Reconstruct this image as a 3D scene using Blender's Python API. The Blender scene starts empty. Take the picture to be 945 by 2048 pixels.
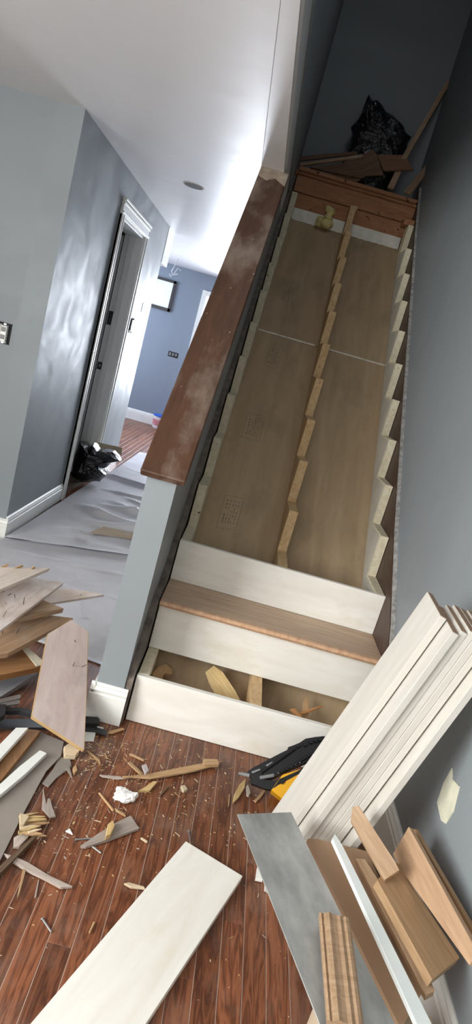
import bpy, bmesh, math, random
from mathutils import Vector, Matrix, noise
random.seed(7)
scene = bpy.context.scene
COL = scene.collection

# ------------------------------------------------------------------ camera
cam_d = bpy.data.cameras.new('camera')
cam_d.sensor_fit = 'VERTICAL'; cam_d.sensor_height = 36.0
cam_d.lens = 1267.169 * 36.0 / 2048.0
cam_d.clip_start = 0.02; cam_d.clip_end = 60
cam = bpy.data.objects.new('camera', cam_d); COL.objects.link(cam)
R_ = Vector((0.9628221, 0.0456150, 0.2662571)); U_ = Vector((-0.2694588, 0.2319345, 0.9346649)); F_ = Vector((0.0191194, 0.9716613, -0.2356030))
CAM = Vector((0.1416562, -2.0832884, 1.3667218))
M = Matrix((( R_.x, U_.x, -F_.x, CAM.x), (R_.y, U_.y, -F_.y, CAM.y), (R_.z, U_.z, -F_.z, CAM.z), (0, 0, 0, 1)))
cam.matrix_world = M
scene.camera = cam

# ------------------------------------------------------------------ world, exposure
world = bpy.data.worlds.new('world'); scene.world = world; world.use_nodes = True
wb = world.node_tree.nodes['Background']; wb.inputs[0].default_value = (0.62, 0.72, 0.9, 1); wb.inputs[1].default_value = 1.0
vs = scene.view_settings
vs.view_transform = 'Standard'; vs.look = 'None'; vs.gamma = 1.0; vs.use_curve_mapping = False
vs.exposure = 0.3
scene.cycles.max_bounces = 10; scene.cycles.diffuse_bounces = 6
scene.cycles.caustics_reflective = False; scene.cycles.caustics_refractive = False

# ------------------------------------------------------------------ area lights: daylight at the windows, plus added fill lights
def area_light(name, loc, rot, sx, sy, power, col):
    d = bpy.data.lights.new(name, 'AREA'); d.shape = 'RECTANGLE'; d.size = sx; d.size_y = sy
    d.energy = power; d.color = col
    o = bpy.data.objects.new(name, d); COL.objects.link(o); o.location = loc; o.rotation_euler = rot
    return o
PI = math.pi
area_light('daylight_side_window', (-2.36, -2.6, 1.45), (PI/2, 0, -PI * 0.41), 2.0, 1.6, 150, (0.965, 0.99, 0.985))
area_light('fill_back', (-0.6, -4.42, 1.45), (PI/2, 0, 0), 1.4, 1.6, 18, (0.97, 0.99, 0.985))  # weak fill added behind the camera, no window built there
area_light('fill_upstairs', (0.45, 0.9, 4.95), (0, 0, 0), 0.7, 1.6, 6.5, (0.90, 0.95, 1.0))  # added fill under the stair ceiling
fd = area_light('daylight_far_door', (-0.15, 7.40, 1.25), (-PI/2, 0, 0), 1.55, 1.5, 74, (0.84, 0.90, 1.0)); fd.data.spread = 2.0
area_light('fill_far_side', (-3.0, 6.3, 1.4), (0, -PI/2, 0), 1.3, 1.2, 62, (0.72, 0.82, 1.0))  # added bluish fill to brighten the far floor and paper

# ------------------------------------------------------------------ materials
def new_mat(name):
    m = bpy.data.materials.new(name); m.use_nodes = True
    return m, m.node_tree, m.node_tree.nodes['Principled BSDF']
def noise_tex(nt, scale, stretch=(1, 1, 1), detail=4, rough=0.55, dist=0.0, coord='Object', rnd=True):
    n = nt.nodes
    tc = n.new('ShaderNodeTexCoord'); mp = n.new('ShaderNodeMapping'); tx = n.new('ShaderNodeTexNoise')
    mp.inputs['Scale'].default_value = stretch
    nt.links.new(tc.outputs[coord], mp.inputs['Vector'])
    if rnd:
        oi = n.new('ShaderNodeObjectInfo'); mul = n.new('ShaderNodeMath'); mul.operation = 'MULTIPLY'; mul.inputs[1].default_value = 37.0
        nt.links.new(oi.outputs['Random'], mul.inputs[0]); nt.links.new(mul.outputs[0], mp.inputs['Location'])
    nt.links.new(mp.outputs[0], tx.inputs['Vector'])
    tx.inputs['Scale'].default_value = scale; tx.inputs['Detail'].default_value = detail
    tx.inputs['Roughness'].default_value = rough; tx.inputs['Distortion'].default_value = dist
    return tx
def ramp(nt, src, stops):
    r = nt.nodes.new('ShaderNodeValToRGB'); e = r.color_ramp.elements
    while len(e) < len(stops): e.new(0.5)
    for i, (p, c) in enumerate(stops):
        e[i].position = p; e[i].color = (*c, 1) if len(c) == 3 else c
    nt.links.new(src, r.inputs[0]); return r
def mix(nt, fac, a, b, mode='MIX'):
    m = nt.nodes.new('ShaderNodeMix'); m.data_type = 'RGBA'; m.blend_type = mode
    if isinstance(fac, float): m.inputs[0].default_value = fac
    else: nt.links.new(fac, m.inputs[0])
    for k, v in ((6, a), (7, b)):
        if isinstance(v, tuple): m.inputs[k].default_value = (*v, 1)
        else: nt.links.new(v, m.inputs[k])
    return m.outputs[2]
def bump(nt, bs, src, strength, dist=0.002):
    b = nt.nodes.new('ShaderNodeBump'); b.inputs['Strength'].default_value = strength; b.inputs['Distance'].default_value = dist
    nt.links.new(src, b.inputs['Height']); nt.links.new(b.outputs[0], bs.inputs['Normal'])
def plain(name, col, rough=0.5, metal=0.0, var=0.12, scale=6.0, stretch=(1, 1, 1), bmp=0.0, bscale=60.0, spec=0.5):
    m, nt, bs = new_mat(name)
    t = noise_tex(nt, scale, stretch)
    d = tuple(c * (1 - var) for c in col); l = tuple(min(1, c * (1 + var)) for c in col)
    r = ramp(nt, t.outputs['Fac'], [(0.3, d), (0.7, l)])
    nt.links.new(r.outputs[0], bs.inputs['Base Color'])
    bs.inputs['Roughness'].default_value = rough; bs.inputs['Metallic'].default_value = metal
    bs.inputs['Specular IOR Level'].default_value = spec
    if bmp: bump(nt, bs, noise_tex(nt, bscale, stretch).outputs['Fac'], bmp)
    return m
def wood(name, dark, light, rough=0.55, grain=9.0, stretch=(1.0, 14.0, 14.0), vary=0.25, spots=None, blotch=None, spec=0.4):
    """grain runs along the local X axis of each board"""
    m, nt, bs = new_mat(name)
    t = noise_tex(nt, grain, stretch, detail=6, rough=0.6, dist=0.6)
    r = ramp(nt, t.outputs['Fac'], [(0.28, dark), (0.5, tuple((a + b) / 2 for a, b in zip(dark, light))), (0.72, light)])
    c = r.outputs[0]
    if blotch:
        t2 = noise_tex(nt, blotch[1], (1, 2, 2), detail=5, rough=0.6)
        r2 = ramp(nt, t2.outputs['Fac'], [(blotch[2], (0, 0, 0)), (blotch[3], (1, 1, 1))])
        c = mix(nt, r2.outputs[0], c, blotch[0])
    if spots:
        t3 = noise_tex(nt, spots[1], (1, 1, 1), detail=2)
        r3 = ramp(nt, t3.outputs['Fac'], [(spots[2], (0, 0, 0)), (spots[2] + 0.03, (1, 1, 1))])
        c = mix(nt, r3.outputs[0], c, spots[0])
    if vary:
        oi = nt.nodes.new('ShaderNodeObjectInfo')
        rr = ramp(nt, oi.outputs['Random'], [(0.0, (1 - vary,) * 3), (1.0, (1 + vary * 0.5,) * 3)])
        c = mix(nt, 1.0, c, rr.outputs[0], 'MULTIPLY')
    nt.links.new(c, bs.inputs['Base Color'])
    bs.inputs['Roughness'].default_value = rough; bs.inputs['Specular IOR Level'].default_value = spec
    bump(nt, bs, t.outputs['Fac'], 0.15)
    return m

def wall_paint(name, col, rough=0.42, spec=0.5):
    m, nt, bs = new_mat(name)
    t = noise_tex(nt, 1.6, (1, 1, 0.5), rnd=False)
    r = ramp(nt, t.outputs['Fac'], [(0.3, tuple(c * 0.94 for c in col)), (0.7, tuple(c * 1.05 for c in col))])
    nt.links.new(r.outputs[0], bs.inputs['Base Color'])
    # vertical wipe marks in the sheen
    t2 = noise_tex(nt, 5.0, (1.0, 1.0, 0.22), detail=2, dist=0.6, rnd=False)
    r2 = ramp(nt, t2.outputs['Fac'], [(0.35, (rough - 0.04,) * 3), (0.7, (rough + 0.08,) * 3)])
    nt.links.new(r2.outputs[0], bs.inputs['Roughness']); bs.inputs['Specular IOR Level'].default_value = spec
    bump(nt, bs, noise_tex(nt, 3.0, (1, 1, 0.3), detail=1, rnd=False).outputs['Fac'], 0.025, 0.01)
    return m

MAT = {}
MAT['paint'] = wall_paint('wall_paint_grey', (0.245, 0.268, 0.282), 0.5, 0.3)
MAT['paint_bluelit'] = wall_paint('wall_paint_bluelit', (0.225, 0.262, 0.315), 0.5)  # same grey paint, with the bluish tint of the light put into the colour
MAT['closet'] = plain('closet_paint', (0.30, 0.31, 0.27), 0.6)
m, nt, bs = new_mat('ceiling_white'); MAT['ceiling'] = m
t = noise_tex(nt, 0.8, (1, 1, 1), rnd=False)
nt.links.new(ramp(nt, t.outputs['Fac'], [(0.3, (0.70, 0.685, 0.69)), (0.7, (0.77, 0.755, 0.75))]).outputs[0], bs.inputs['Base Color'])
bs.inputs['Roughness'].default_value = 0.42
bump(nt, bs, noise_tex(nt, 1.5, (0.6, 2.2, 1), detail=3, rnd=False).outputs['Fac'], 0.25, 0.02)
MAT['white_trim'] = plain('trim_paint_white', (0.78, 0.78, 0.74), 0.38, var=0.05)
MAT['jamb'] = plain('jamb_paint', (0.78, 0.78, 0.76), 0.4, var=0.05)
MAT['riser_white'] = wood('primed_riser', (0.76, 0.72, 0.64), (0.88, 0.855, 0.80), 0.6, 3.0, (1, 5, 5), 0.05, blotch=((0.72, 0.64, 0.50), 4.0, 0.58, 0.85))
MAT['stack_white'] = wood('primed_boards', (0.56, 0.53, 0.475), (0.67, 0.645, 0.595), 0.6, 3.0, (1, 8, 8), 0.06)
MAT['end_grain'] = plain('board_end_grain', (0.31, 0.205, 0.135), 0.8, var=0.25, scale=120)
MAT['cap'] = wood('cap_stained', (0.050, 0.021, 0.010), (0.098, 0.043, 0.021), 0.46, 5.0, (1, 7, 7), 0.0, blotch=((0.21, 0.155, 0.12), 3.2, 0.47, 0.68), spots=((0.6, 0.5, 0.42), 55.0, 0.735))
MAT['plaster'] = plain('bare_plaster', (0.15, 0.125, 0.105), 0.9, var=0.4, scale=25, bmp=0.6)
MAT['plaster_tan'] = plain('smeared_plaster', (0.34, 0.27, 0.21), 0.85, var=0.3, scale=18, bmp=0.4)
MAT['skirt'] = wood('skirt_brown', (0.040, 0.022, 0.015), (0.085, 0.048, 0.032), 0.5, 6.0, (1, 8, 8), 0.0, blotch=((0.16, 0.12, 0.095), 9.0, 0.60, 0.85))
MAT['caulk'] = plain('caulk_edge', (0.34, 0.32, 0.30), 0.85, var=0.45, scale=45, bmp=0.7)
MAT['carriage'] = wood('carriage_fir', (0.60, 0.53, 0.37), (0.80, 0.73, 0.56), 0.75, 8.0, (1, 6, 6), 0.0, spots=((0.16, 0.11, 0.06), 60.0, 0.70))
MAT['carriage_side'] = plain('carriage_side_primed', (0.60, 0.57, 0.49), 0.7, var=0.1)
MAT['carriage_mid'] = wood('carriage_middle_fir', (0.48, 0.30, 0.14), (0.68, 0.49, 0.28), 0.75, 9.0, (1, 6, 6), 0.0, spots=((0.13, 0.08, 0.04), 60.0, 0.72))
MAT['panel'] = wood('soffit_panel', (0.36, 0.255, 0.148), (0.47, 0.345, 0.215), 0.62, 1.6, (1, 9, 9), 0.0, blotch=((0.27, 0.20, 0.125), 3.0, 0.52, 0.80))
MAT['stamp'] = plain('stamp_ink', (0.21, 0.165, 0.11), 0.7)
MAT['batten'] = plain('batten_white', (0.72, 0.66, 0.56), 0.7, var=0.2, scale=30)
MAT['ledger'] = plain('ledger_white', (0.82, 0.80, 0.73), 0.8, var=0.08, scale=20)
MAT['header'] = wood('header_fir', (0.32, 0.13, 0.06), (0.48, 0.24, 0.12), 0.7, 6.0, (1, 7, 7), 0.1, spots=((0.05, 0.02, 0.012), 26.0, 0.66))
MAT['tread'] = wood('oak_tread', (0.40, 0.27, 0.18), (0.60, 0.44, 0.31), 0.55, 3.5, (1, 12, 12), 0.0)
MAT['tread_nose'] = wood('oak_tread_nose', (0.50, 0.28, 0.16), (0.70, 0.45, 0.28), 0.5, 3.5, (1, 12, 12), 0.0)
MAT['foam'] = plain('expanding_foam', (0.62, 0.52, 0.22), 0.55, var=0.2, scale=20)
# dark stained oak strip floor
m, nt, bs = new_mat('floor_oak'); MAT['floor'] = m
t = noise_tex(nt, 3.2, (1, 11, 11), detail=3, rough=0.5, dist=1.2)
wv = nt.nodes.new('ShaderNodeMath'); wv.operation = 'MULTIPLY'; wv.inputs[1].default_value = 9.0
nt.links.new(t.outputs['Fac'], wv.inputs[0])
fr = nt.nodes.new('ShaderNodeMath'); fr.operation = 'PINGPONG'; fr.inputs[1].default_value = 1.0; nt.links.new(wv.outputs[0], fr.inputs[0])
c = ramp(nt, fr.outputs[0], [(0.0, (0.095, 0.032, 0.014)), (0.55, (0.20, 0.072, 0.032)), (1.0, (0.26, 0.10, 0.046))]).outputs[0]
oi = nt.nodes.new('ShaderNodeObjectInfo')
c = mix(nt, 1.0, c, ramp(nt, oi.outputs['Random'], [(0.0, (0.72, 0.68, 0.66)), (1.0, (1.18, 1.12, 1.1))]).outputs[0], 'MULTIPLY')
t2 = noise_tex(nt, 4.5, (1, 1, 1), detail=6, rough=0.7, coord='Object')
dst = ramp(nt, t2.outputs['Fac'], [(0.5, (0, 0, 0)), (0.9, (0.8, 0.8, 0.8))]).outputs[0]
c = mix(nt, dst, c, (0.27, 0.19, 0.15))
nt.links.new(c, bs.inputs['Base Color']); bs.inputs['Roughness'].default_value = 0.36
bump(nt, bs, t.outputs['Fac'], 0.05)
MAT['joint'] = plain('joint_filler', (0.42, 0.30, 0.24), 0.8)
MAT['subfloor'] = plain('subfloor', (0.20, 0.13, 0.09), 0.8)
MAT['paper'] = plain('masking_paper', (0.86, 0.85, 0.875), 0.55, var=0.06, scale=3, bmp=0.2, bscale=9)
MAT['paper_under'] = plain('masking_paper_brown', (0.42, 0.33, 0.24), 0.75, var=0.08)
def bagmat(name, col):
    m, nt, bs = new_mat(name)
    bs.inputs['Base Color'].default_value = (*col, 1); bs.inputs['Roughness'].default_value = 0.22
    bump(nt, bs, noise_tex(nt, 14, (1, 1, 1.4), detail=4, dist=1.0).outputs['Fac'], 0.8, 0.02); return m
MAT['bag'] = bagmat('black_plastic_bag', (0.008, 0.008, 0.010))
MAT['oldwood_grey'] = wood('oldwood_grey', (0.52, 0.44, 0.37), (0.72, 0.63, 0.56), 0.7, 5, blotch=((0.76, 0.68, 0.62), 5, 0.5, 0.8))
MAT['oldwood_pink'] = wood('oldwood_pink', (0.58, 0.45, 0.36), (0.80, 0.67, 0.59), 0.7, 5, blotch=((0.88, 0.79, 0.75), 7, 0.40, 0.62), spots=((0.16, 0.10, 0.06), 30, 0.72))
MAT['oldwood_pink2'] = wood('oldwood_pink2', (0.38, 0.295, 0.265), (0.52, 0.425, 0.39), 0.65, 5, (1, 4, 4), 0, blotch=((0.27, 0.235, 0.235), 6, 0.54, 0.80), spots=((0.10, 0.065, 0.055), 34, 0.735))
MAT['oldwood_tan'] = wood('oldwood_tan', (0.30, 0.18, 0.10), (0.50, 0.34, 0.22), 0.65, 5, blotch=((0.52, 0.42, 0.35), 5, 0.55, 0.85))
MAT['oldwood_orange'] = wood('oldwood_orange', (0.26, 0.115, 0.040), (0.42, 0.22, 0.09), 0.5, 5)
MAT['oldwood_blue'] = wood('oldwood_blue', (0.24, 0.24, 0.25), (0.36, 0.35, 0.36), 0.6, 4)
MAT['oldwood_dark'] = wood('oldwood_dark', (0.12, 0.062, 0.035), (0.22, 0.125, 0.075), 0.7, 5)
MAT['oldwood_red'] = wood('oldwood_red', (0.20, 0.10, 0.055), (0.31, 0.17, 0.10), 0.65, 5)
MAT['ply_edge'] = wood('ply_edge', (0.42, 0.26, 0.11), (0.62, 0.43, 0.22), 0.7, 6)
MAT['cream_paint'] = plain('cream_paint', (0.62, 0.57, 0.44), 0.7, var=0.2, scale=40, bmp=0.4)
MAT['cream_wood'] = wood('cream_wood', (0.56, 0.43, 0.27), (0.74, 0.60, 0.42), 0.8, 8)
MAT['underlay'] = plain('grey_underlay', (0.255, 0.220, 0.190), 0.75, var=0.1, scale=8)
MAT['splint'] = wood('splinter_tan', (0.36, 0.21, 0.10), (0.56, 0.37, 0.20), 0.75, 14)
MAT['splint_yellow'] = wood('splinter_yellow', (0.45, 0.29, 0.11), (0.68, 0.50, 0.25), 0.75, 16)
MAT['splint_grey'] = wood('splinter_grey', (0.33, 0.26, 0.21), (0.50, 0.43, 0.38), 0.8, 14)
MAT['splint_dark'] = wood('splinter_dark', (0.10, 0.06, 0.035), (0.22, 0.14, 0.085), 0.8, 14)
MAT['splint_lilac'] = plain('splinter_lilac', (0.48, 0.42, 0.42), 0.6)
MAT['splint_orange'] = wood('splinter_orange', (0.40, 0.17, 0.06), (0.56, 0.28, 0.11), 0.75, 14)
MAT['tissue'] = plain('white_paper_lump', (0.82, 0.81, 0.78), 0.8, var=0.03)
MAT['galv'] = plain('galvanised_metal', (0.46, 0.465, 0.45), 0.45, metal=0.6, var=0.28, scale=9, stretch=(1, 2.2, 1))
MAT['mdf'] = wood('fibreboard_brown', (0.34, 0.21, 0.125), (0.42, 0.27, 0.17), 0.6, 3, (1, 3, 3), 0)
MAT['white_metal'] = plain('white_metal', (0.72, 0.77, 0.76), 0.35, var=0.04)
MAT['oak_mid'] = wood('oak_mid', (0.29, 0.18, 0.10), (0.48, 0.325, 0.205), 0.5, 8, (1, 14, 14), 0.15)
MAT['oak_light'] = wood('oak_light', (0.33, 0.20, 0.105), (0.48, 0.315, 0.175), 0.5, 8, (1, 14, 14), 0.1)
MAT['oak_pink'] = wood('oak_pink', (0.36, 0.22, 0.13), (0.50, 0.33, 0.205), 0.5, 6, (1, 12, 12), 0)
MAT['steel'] = plain('steel', (0.55, 0.55, 0.55), 0.35, metal=0.9)
MAT['nail'] = plain('nail_iron', (0.10, 0.085, 0.075), 0.5, metal=0.6)
MAT['black_steel'] = plain('black_steel', (0.022, 0.022, 0.024), 0.45)
MAT['black_rubber'] = plain('black_rubber', (0.015, 0.015, 0.016), 0.6)
MAT['black_plastic'] = plain('black_plastic', (0.006, 0.006, 0.007), 0.42)
MAT['grey_plastic'] = plain('grey_plastic', (0.20, 0.20, 0.20), 0.5)
MAT['yellow_plastic'] = plain('yellow_plastic', (0.72, 0.36, 0.012), 0.4, var=0.06)
MAT['black_hole'] = plain('dark_cavity', (0.012, 0.012, 0.013), 0.8)
MAT['window_frame'] = plain('window_frame_dark', (0.055, 0.048, 0.045), 0.6)
MAT['patch'] = plain('patch_plaster', (0.66, 0.64, 0.50), 0.9, var=0.12, scale=25, bmp=0.5)
MAT['wire'] = plain('wire_white', (0.6, 0.6, 0.6), 0.5)
MAT['bucket'] = plain('bucket_white', (0.70, 0.66, 0.68), 0.4)
MAT['bucket_label'] = plain('bucket_label', (0.55, 0.22, 0.24), 0.5, var=0.35, scale=30)
MAT['bucket_lid'] = plain('bucket_lid', (0.025, 0.10, 0.50), 0.4)
MAT['card'] = plain('cardboard', (0.48, 0.38, 0.27), 0.8)
def glow(name, col, s):
    m, nt, bs = new_mat(name)
    bs.inputs['Base Color'].default_value = (*col, 1); bs.inputs['Roughness'].default_value = 0.15
    bs.inputs['Emission Color'].default_value = (*col, 1); bs.inputs['Emission Strength'].default_value = s
    return m
MAT['day_pane'] = glow('daylit_pane', (0.80, 0.90, 1.0), 1.6)
MAT['frost_pane'] = glow('frosted_pane', (0.60, 0.70, 0.80), 0.45)

# ------------------------------------------------------------------ helpers
WM = {}
def link(name, mesh, mats, world, parent=None, kind=None, smooth=False):
    o = bpy.data.objects.new(name, mesh); COL.objects.link(o)
    for mm in (mats if isinstance(mats, (list, tuple)) else [mats]):
        if mm is not None and mesh.materials.find(MAT[mm].name) < 0: mesh.materials.append(MAT[mm])
    if parent is not None:
        o.parent = parent; o.matrix_basis = WM[parent.name].inverted() @ world
    else: o.matrix_basis = world
    WM[o.name] = world.copy()
    if kind: o['kind'] = kind
    if smooth:
        for p in mesh.polygons: p.use_smooth = True
    return o
def tag(o, label=None, cat=None, group=None, kind=None):
    if label: o['label'] = label
    if cat: o['category'] = cat
    if group: o['group'] = group
    if kind: o['kind'] = kind
    return o
def empty(name, loc):
    o = bpy.data.objects.new(name, None); COL.objects.link(o); o.location = loc; o.empty_display_size = 0.1
    WM[o.name] = Matrix.Translation(Vector(loc)); return o
def from_bm(name, bm, mats, world, parent=None, kind=None, smooth=False):
    bmesh.ops.recalc_face_normals(bm, faces=bm.faces[:])
    me = bpy.data.meshes.new(name); bm.to_mesh(me); bm.free()
    return link(name, me, mats, world, parent, kind, smooth)
def bevel(bm, w, seg=1):
    if w > 0: bmesh.ops.bevel(bm, geom=bm.edges[:], offset=w, segments=seg, affect='EDGES', clamp_overlap=True)
def box(name, lo, hi, mats, parent=None, kind=None, bv=0.0015):
    lo = Vector(lo); hi = Vector(hi); c = Vector(((lo.x + hi.x) / 2, (lo.y + hi.y) / 2, lo.z)); s = hi - lo
    # local X along the longest side so wood grain follows it
    ax = max(range(3), key=lambda i: s[i])
    rot = Matrix.Identity(4) if ax == 0 else (Matrix.Rotation(PI/2, 4, 'Z') if ax == 1 else Matrix.Rotation(-PI/2, 4, 'Y'))
    W = Matrix.Translation(c) @ rot; Wi = W.inverted()
    bm = bmesh.new(); bmesh.ops.create_cube(bm, size=1.0)
    for v in bm.verts:
        p = Vector((lo.x + (v.co.x + .5) * s.x, lo.y + (v.co.y + .5) * s.y, lo.z + (v.co.z + .5) * s.z)); v.co = Wi @ p
    bevel(bm, bv)
    return from_bm(name, bm, mats, W, parent, kind)
def prism(name, pts, vec, mats, parent=None, kind=None, bv=0.0, frame=None, holes=None):
    """extrude a world-space polygon along vec"""
    pts = [Vector(p) for p in pts]; vec = Vector(vec)
    u = Vector(frame).normalized() if frame else max(((pts[(i + 1) % len(pts)] - pts[i]) for i in range(len(pts))), key=lambda d: d.length).normalized()
    n = vec.normalized(); u = (u - n * u.dot(n)).normalized(); v = n.cross(u)
    c = sum(pts, Vector()) / len(pts)
    W = Matrix(((u.x, v.x, n.x, c.x), (u.y, v.y, n.y, c.y), (u.z, v.z, n.z, c.z), (0, 0, 0, 1))); Wi = W.inverted()
    bm = bmesh.new()
    a = [bm.verts.new(Wi @ p) for p in pts]; b = [bm.verts.new(Wi @ (p + vec)) for p in pts]
    k = len(pts)
    bm.faces.new(a); bm.faces.new(b[::-1])
    for i in range(k): bm.faces.new((a[i], b[i], b[(i + 1) % k], a[(i + 1) % k]))
    bevel(bm, bv)
    return from_bm(name, bm, mats, W, parent, kind)
def slab(name, poly, th, mats, parent=None, kind=None, bv=0.001):
    pts = [Vector(p) for p in poly]; n = Vector()
    for i in range(len(pts)): n += pts[i].cross(pts[(i + 1) % len(pts)])
    return prism(name, pts, -n.normalized() * th, mats, parent, kind, min(bv, th * 0.2))
def bar(name, p, q, r, mats, parent=None, seg=8, r2=None):
    p = Vector(p); q = Vector(q); d = q - p; z = d.normalized()
    x = z.orthogonal().normalized(); y = z.cross(x)
    W = Matrix(((x.x, y.x, z.x, p.x), (x.y, y.y, z.y, p.y), (x.z, y.z, z.z, p.z), (0, 0, 0, 1)))
    bm = bmesh.new(); bmesh.ops.create_cone(bm, cap_ends=True, segments=seg, radius1=r, radius2=r if r2 is None else r2, depth=d.length)
    bmesh.ops.translate(bm, verts=bm.verts[:], vec=(0, 0, d.length / 2))
    return from_bm(name, bm, mats, W, parent)
def tube(name, pts, r, mats, parent=None, seg=6):
    pts = [Vector(p) for p in pts]; bm = bmesh.new(); rings = []
    for i, p in enumerate(pts):
        d = (pts[min(i + 1, len(pts) - 1)] - pts[max(i - 1, 0)]).normalized()
        x = d.cross(Vector((0.3, 0.2, 0.9))).normalized(); y = d.cross(x)
        rings.append([bm.verts.new(p - pts[0] + (x * math.cos(2 * PI * k / seg) + y * math.sin(2 * PI * k / seg)) * r) for k in range(seg)])
    for a, b in zip(rings, rings[1:]):
        for k in range(seg): bm.faces.new((a[k], a[(k + 1) % seg], b[(k + 1) % seg], b[k]))
    bm.faces.new(rings[0]); bm.faces.new(rings[-1][::-1])
    return from_bm(name, bm, mats, Matrix.Translation(pts[0]), parent, smooth=True)
def lathe(name, prof, loc, mats, parent=None, seg=28):
    bm = bmesh.new(); rings = []
    for r, z in prof: rings.append([bm.verts.new((r * math.cos(2 * PI * k / seg), r * math.sin(2 * PI * k / seg), z)) for k in range(seg)])
    for a, b in zip(rings, rings[1:]):
        for k in range(seg): bm.faces.new((a[k], a[(k + 1) % seg], b[(k + 1) % seg], b[k]))
    bm.faces.new(rings[0][::-1]); bm.faces.new(rings[-1])
    return from_bm(name, bm, mats, Matrix.Translation(Vector(loc)), parent, smooth=False)
def crumple(name, outline, axis_u, axis_v, origin, depth, mats, parent=None, seed=1, amp=0.035, layers=7, freq=7.0, sharp=True, sub=5):
    """closed crumpled body: an outline in the (u, v) plane swollen along u x v"""
    u = Vector(axis_u).normalized(); v = Vector(axis_v).normalized(); n = u.cross(v).normalized()
    pts = []
    m = len(outline)
    for i in range(m):
        a = Vector(outline[i]); b = Vector(outline[(i + 1) % m])
        for k in range(sub): pts.append(a + (b - a) * k / sub)
    c2 = sum(pts, Vector((0, 0))) / len(pts)
    bm = bmesh.new(); rings = []
    O = Vector(origin)
    for L in range(-layers, layers + 1):
        tt = L / (layers + 0.4); s = math.sqrt(max(0.0, 1 - abs(tt) ** 2.6))
        ring = []
        for p in pts:
            q = c2 + (p - c2) * (0.12 + 0.88 * s)
            P = u * q.x + v * q.y + n * (tt * depth / 2)
            w = O + P
            k1 = abs(noise.noise(w * freq + Vector((seed, 0, 0)))) if sharp else noise.noise(w * freq + Vector((seed, 0, 0)))
            k2 = abs(noise.noise(w * freq * 2.3 + Vector((0, seed, 0))))
            dirv = (u * (p - c2).x + v * (p - c2).y); dirv = dirv.normalized() * s + n * tt
            ring.append(bm.verts.new(P + dirv * amp * (k1 * 2 + k2 - 0.7)))
        rings.append(ring)
    k = len(pts)
    for a, b in zip(rings, rings[1:]):
        for i in range(k): bm.faces.new((a[i], a[(i + 1) % k], b[(i + 1) % k], b[i]))
    bm.faces.new(rings[0][::-1]); bm.faces.new(rings[-1])
    return from_bm(name, bm, mats, Matrix.Translation(O), parent, smooth=False)

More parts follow.
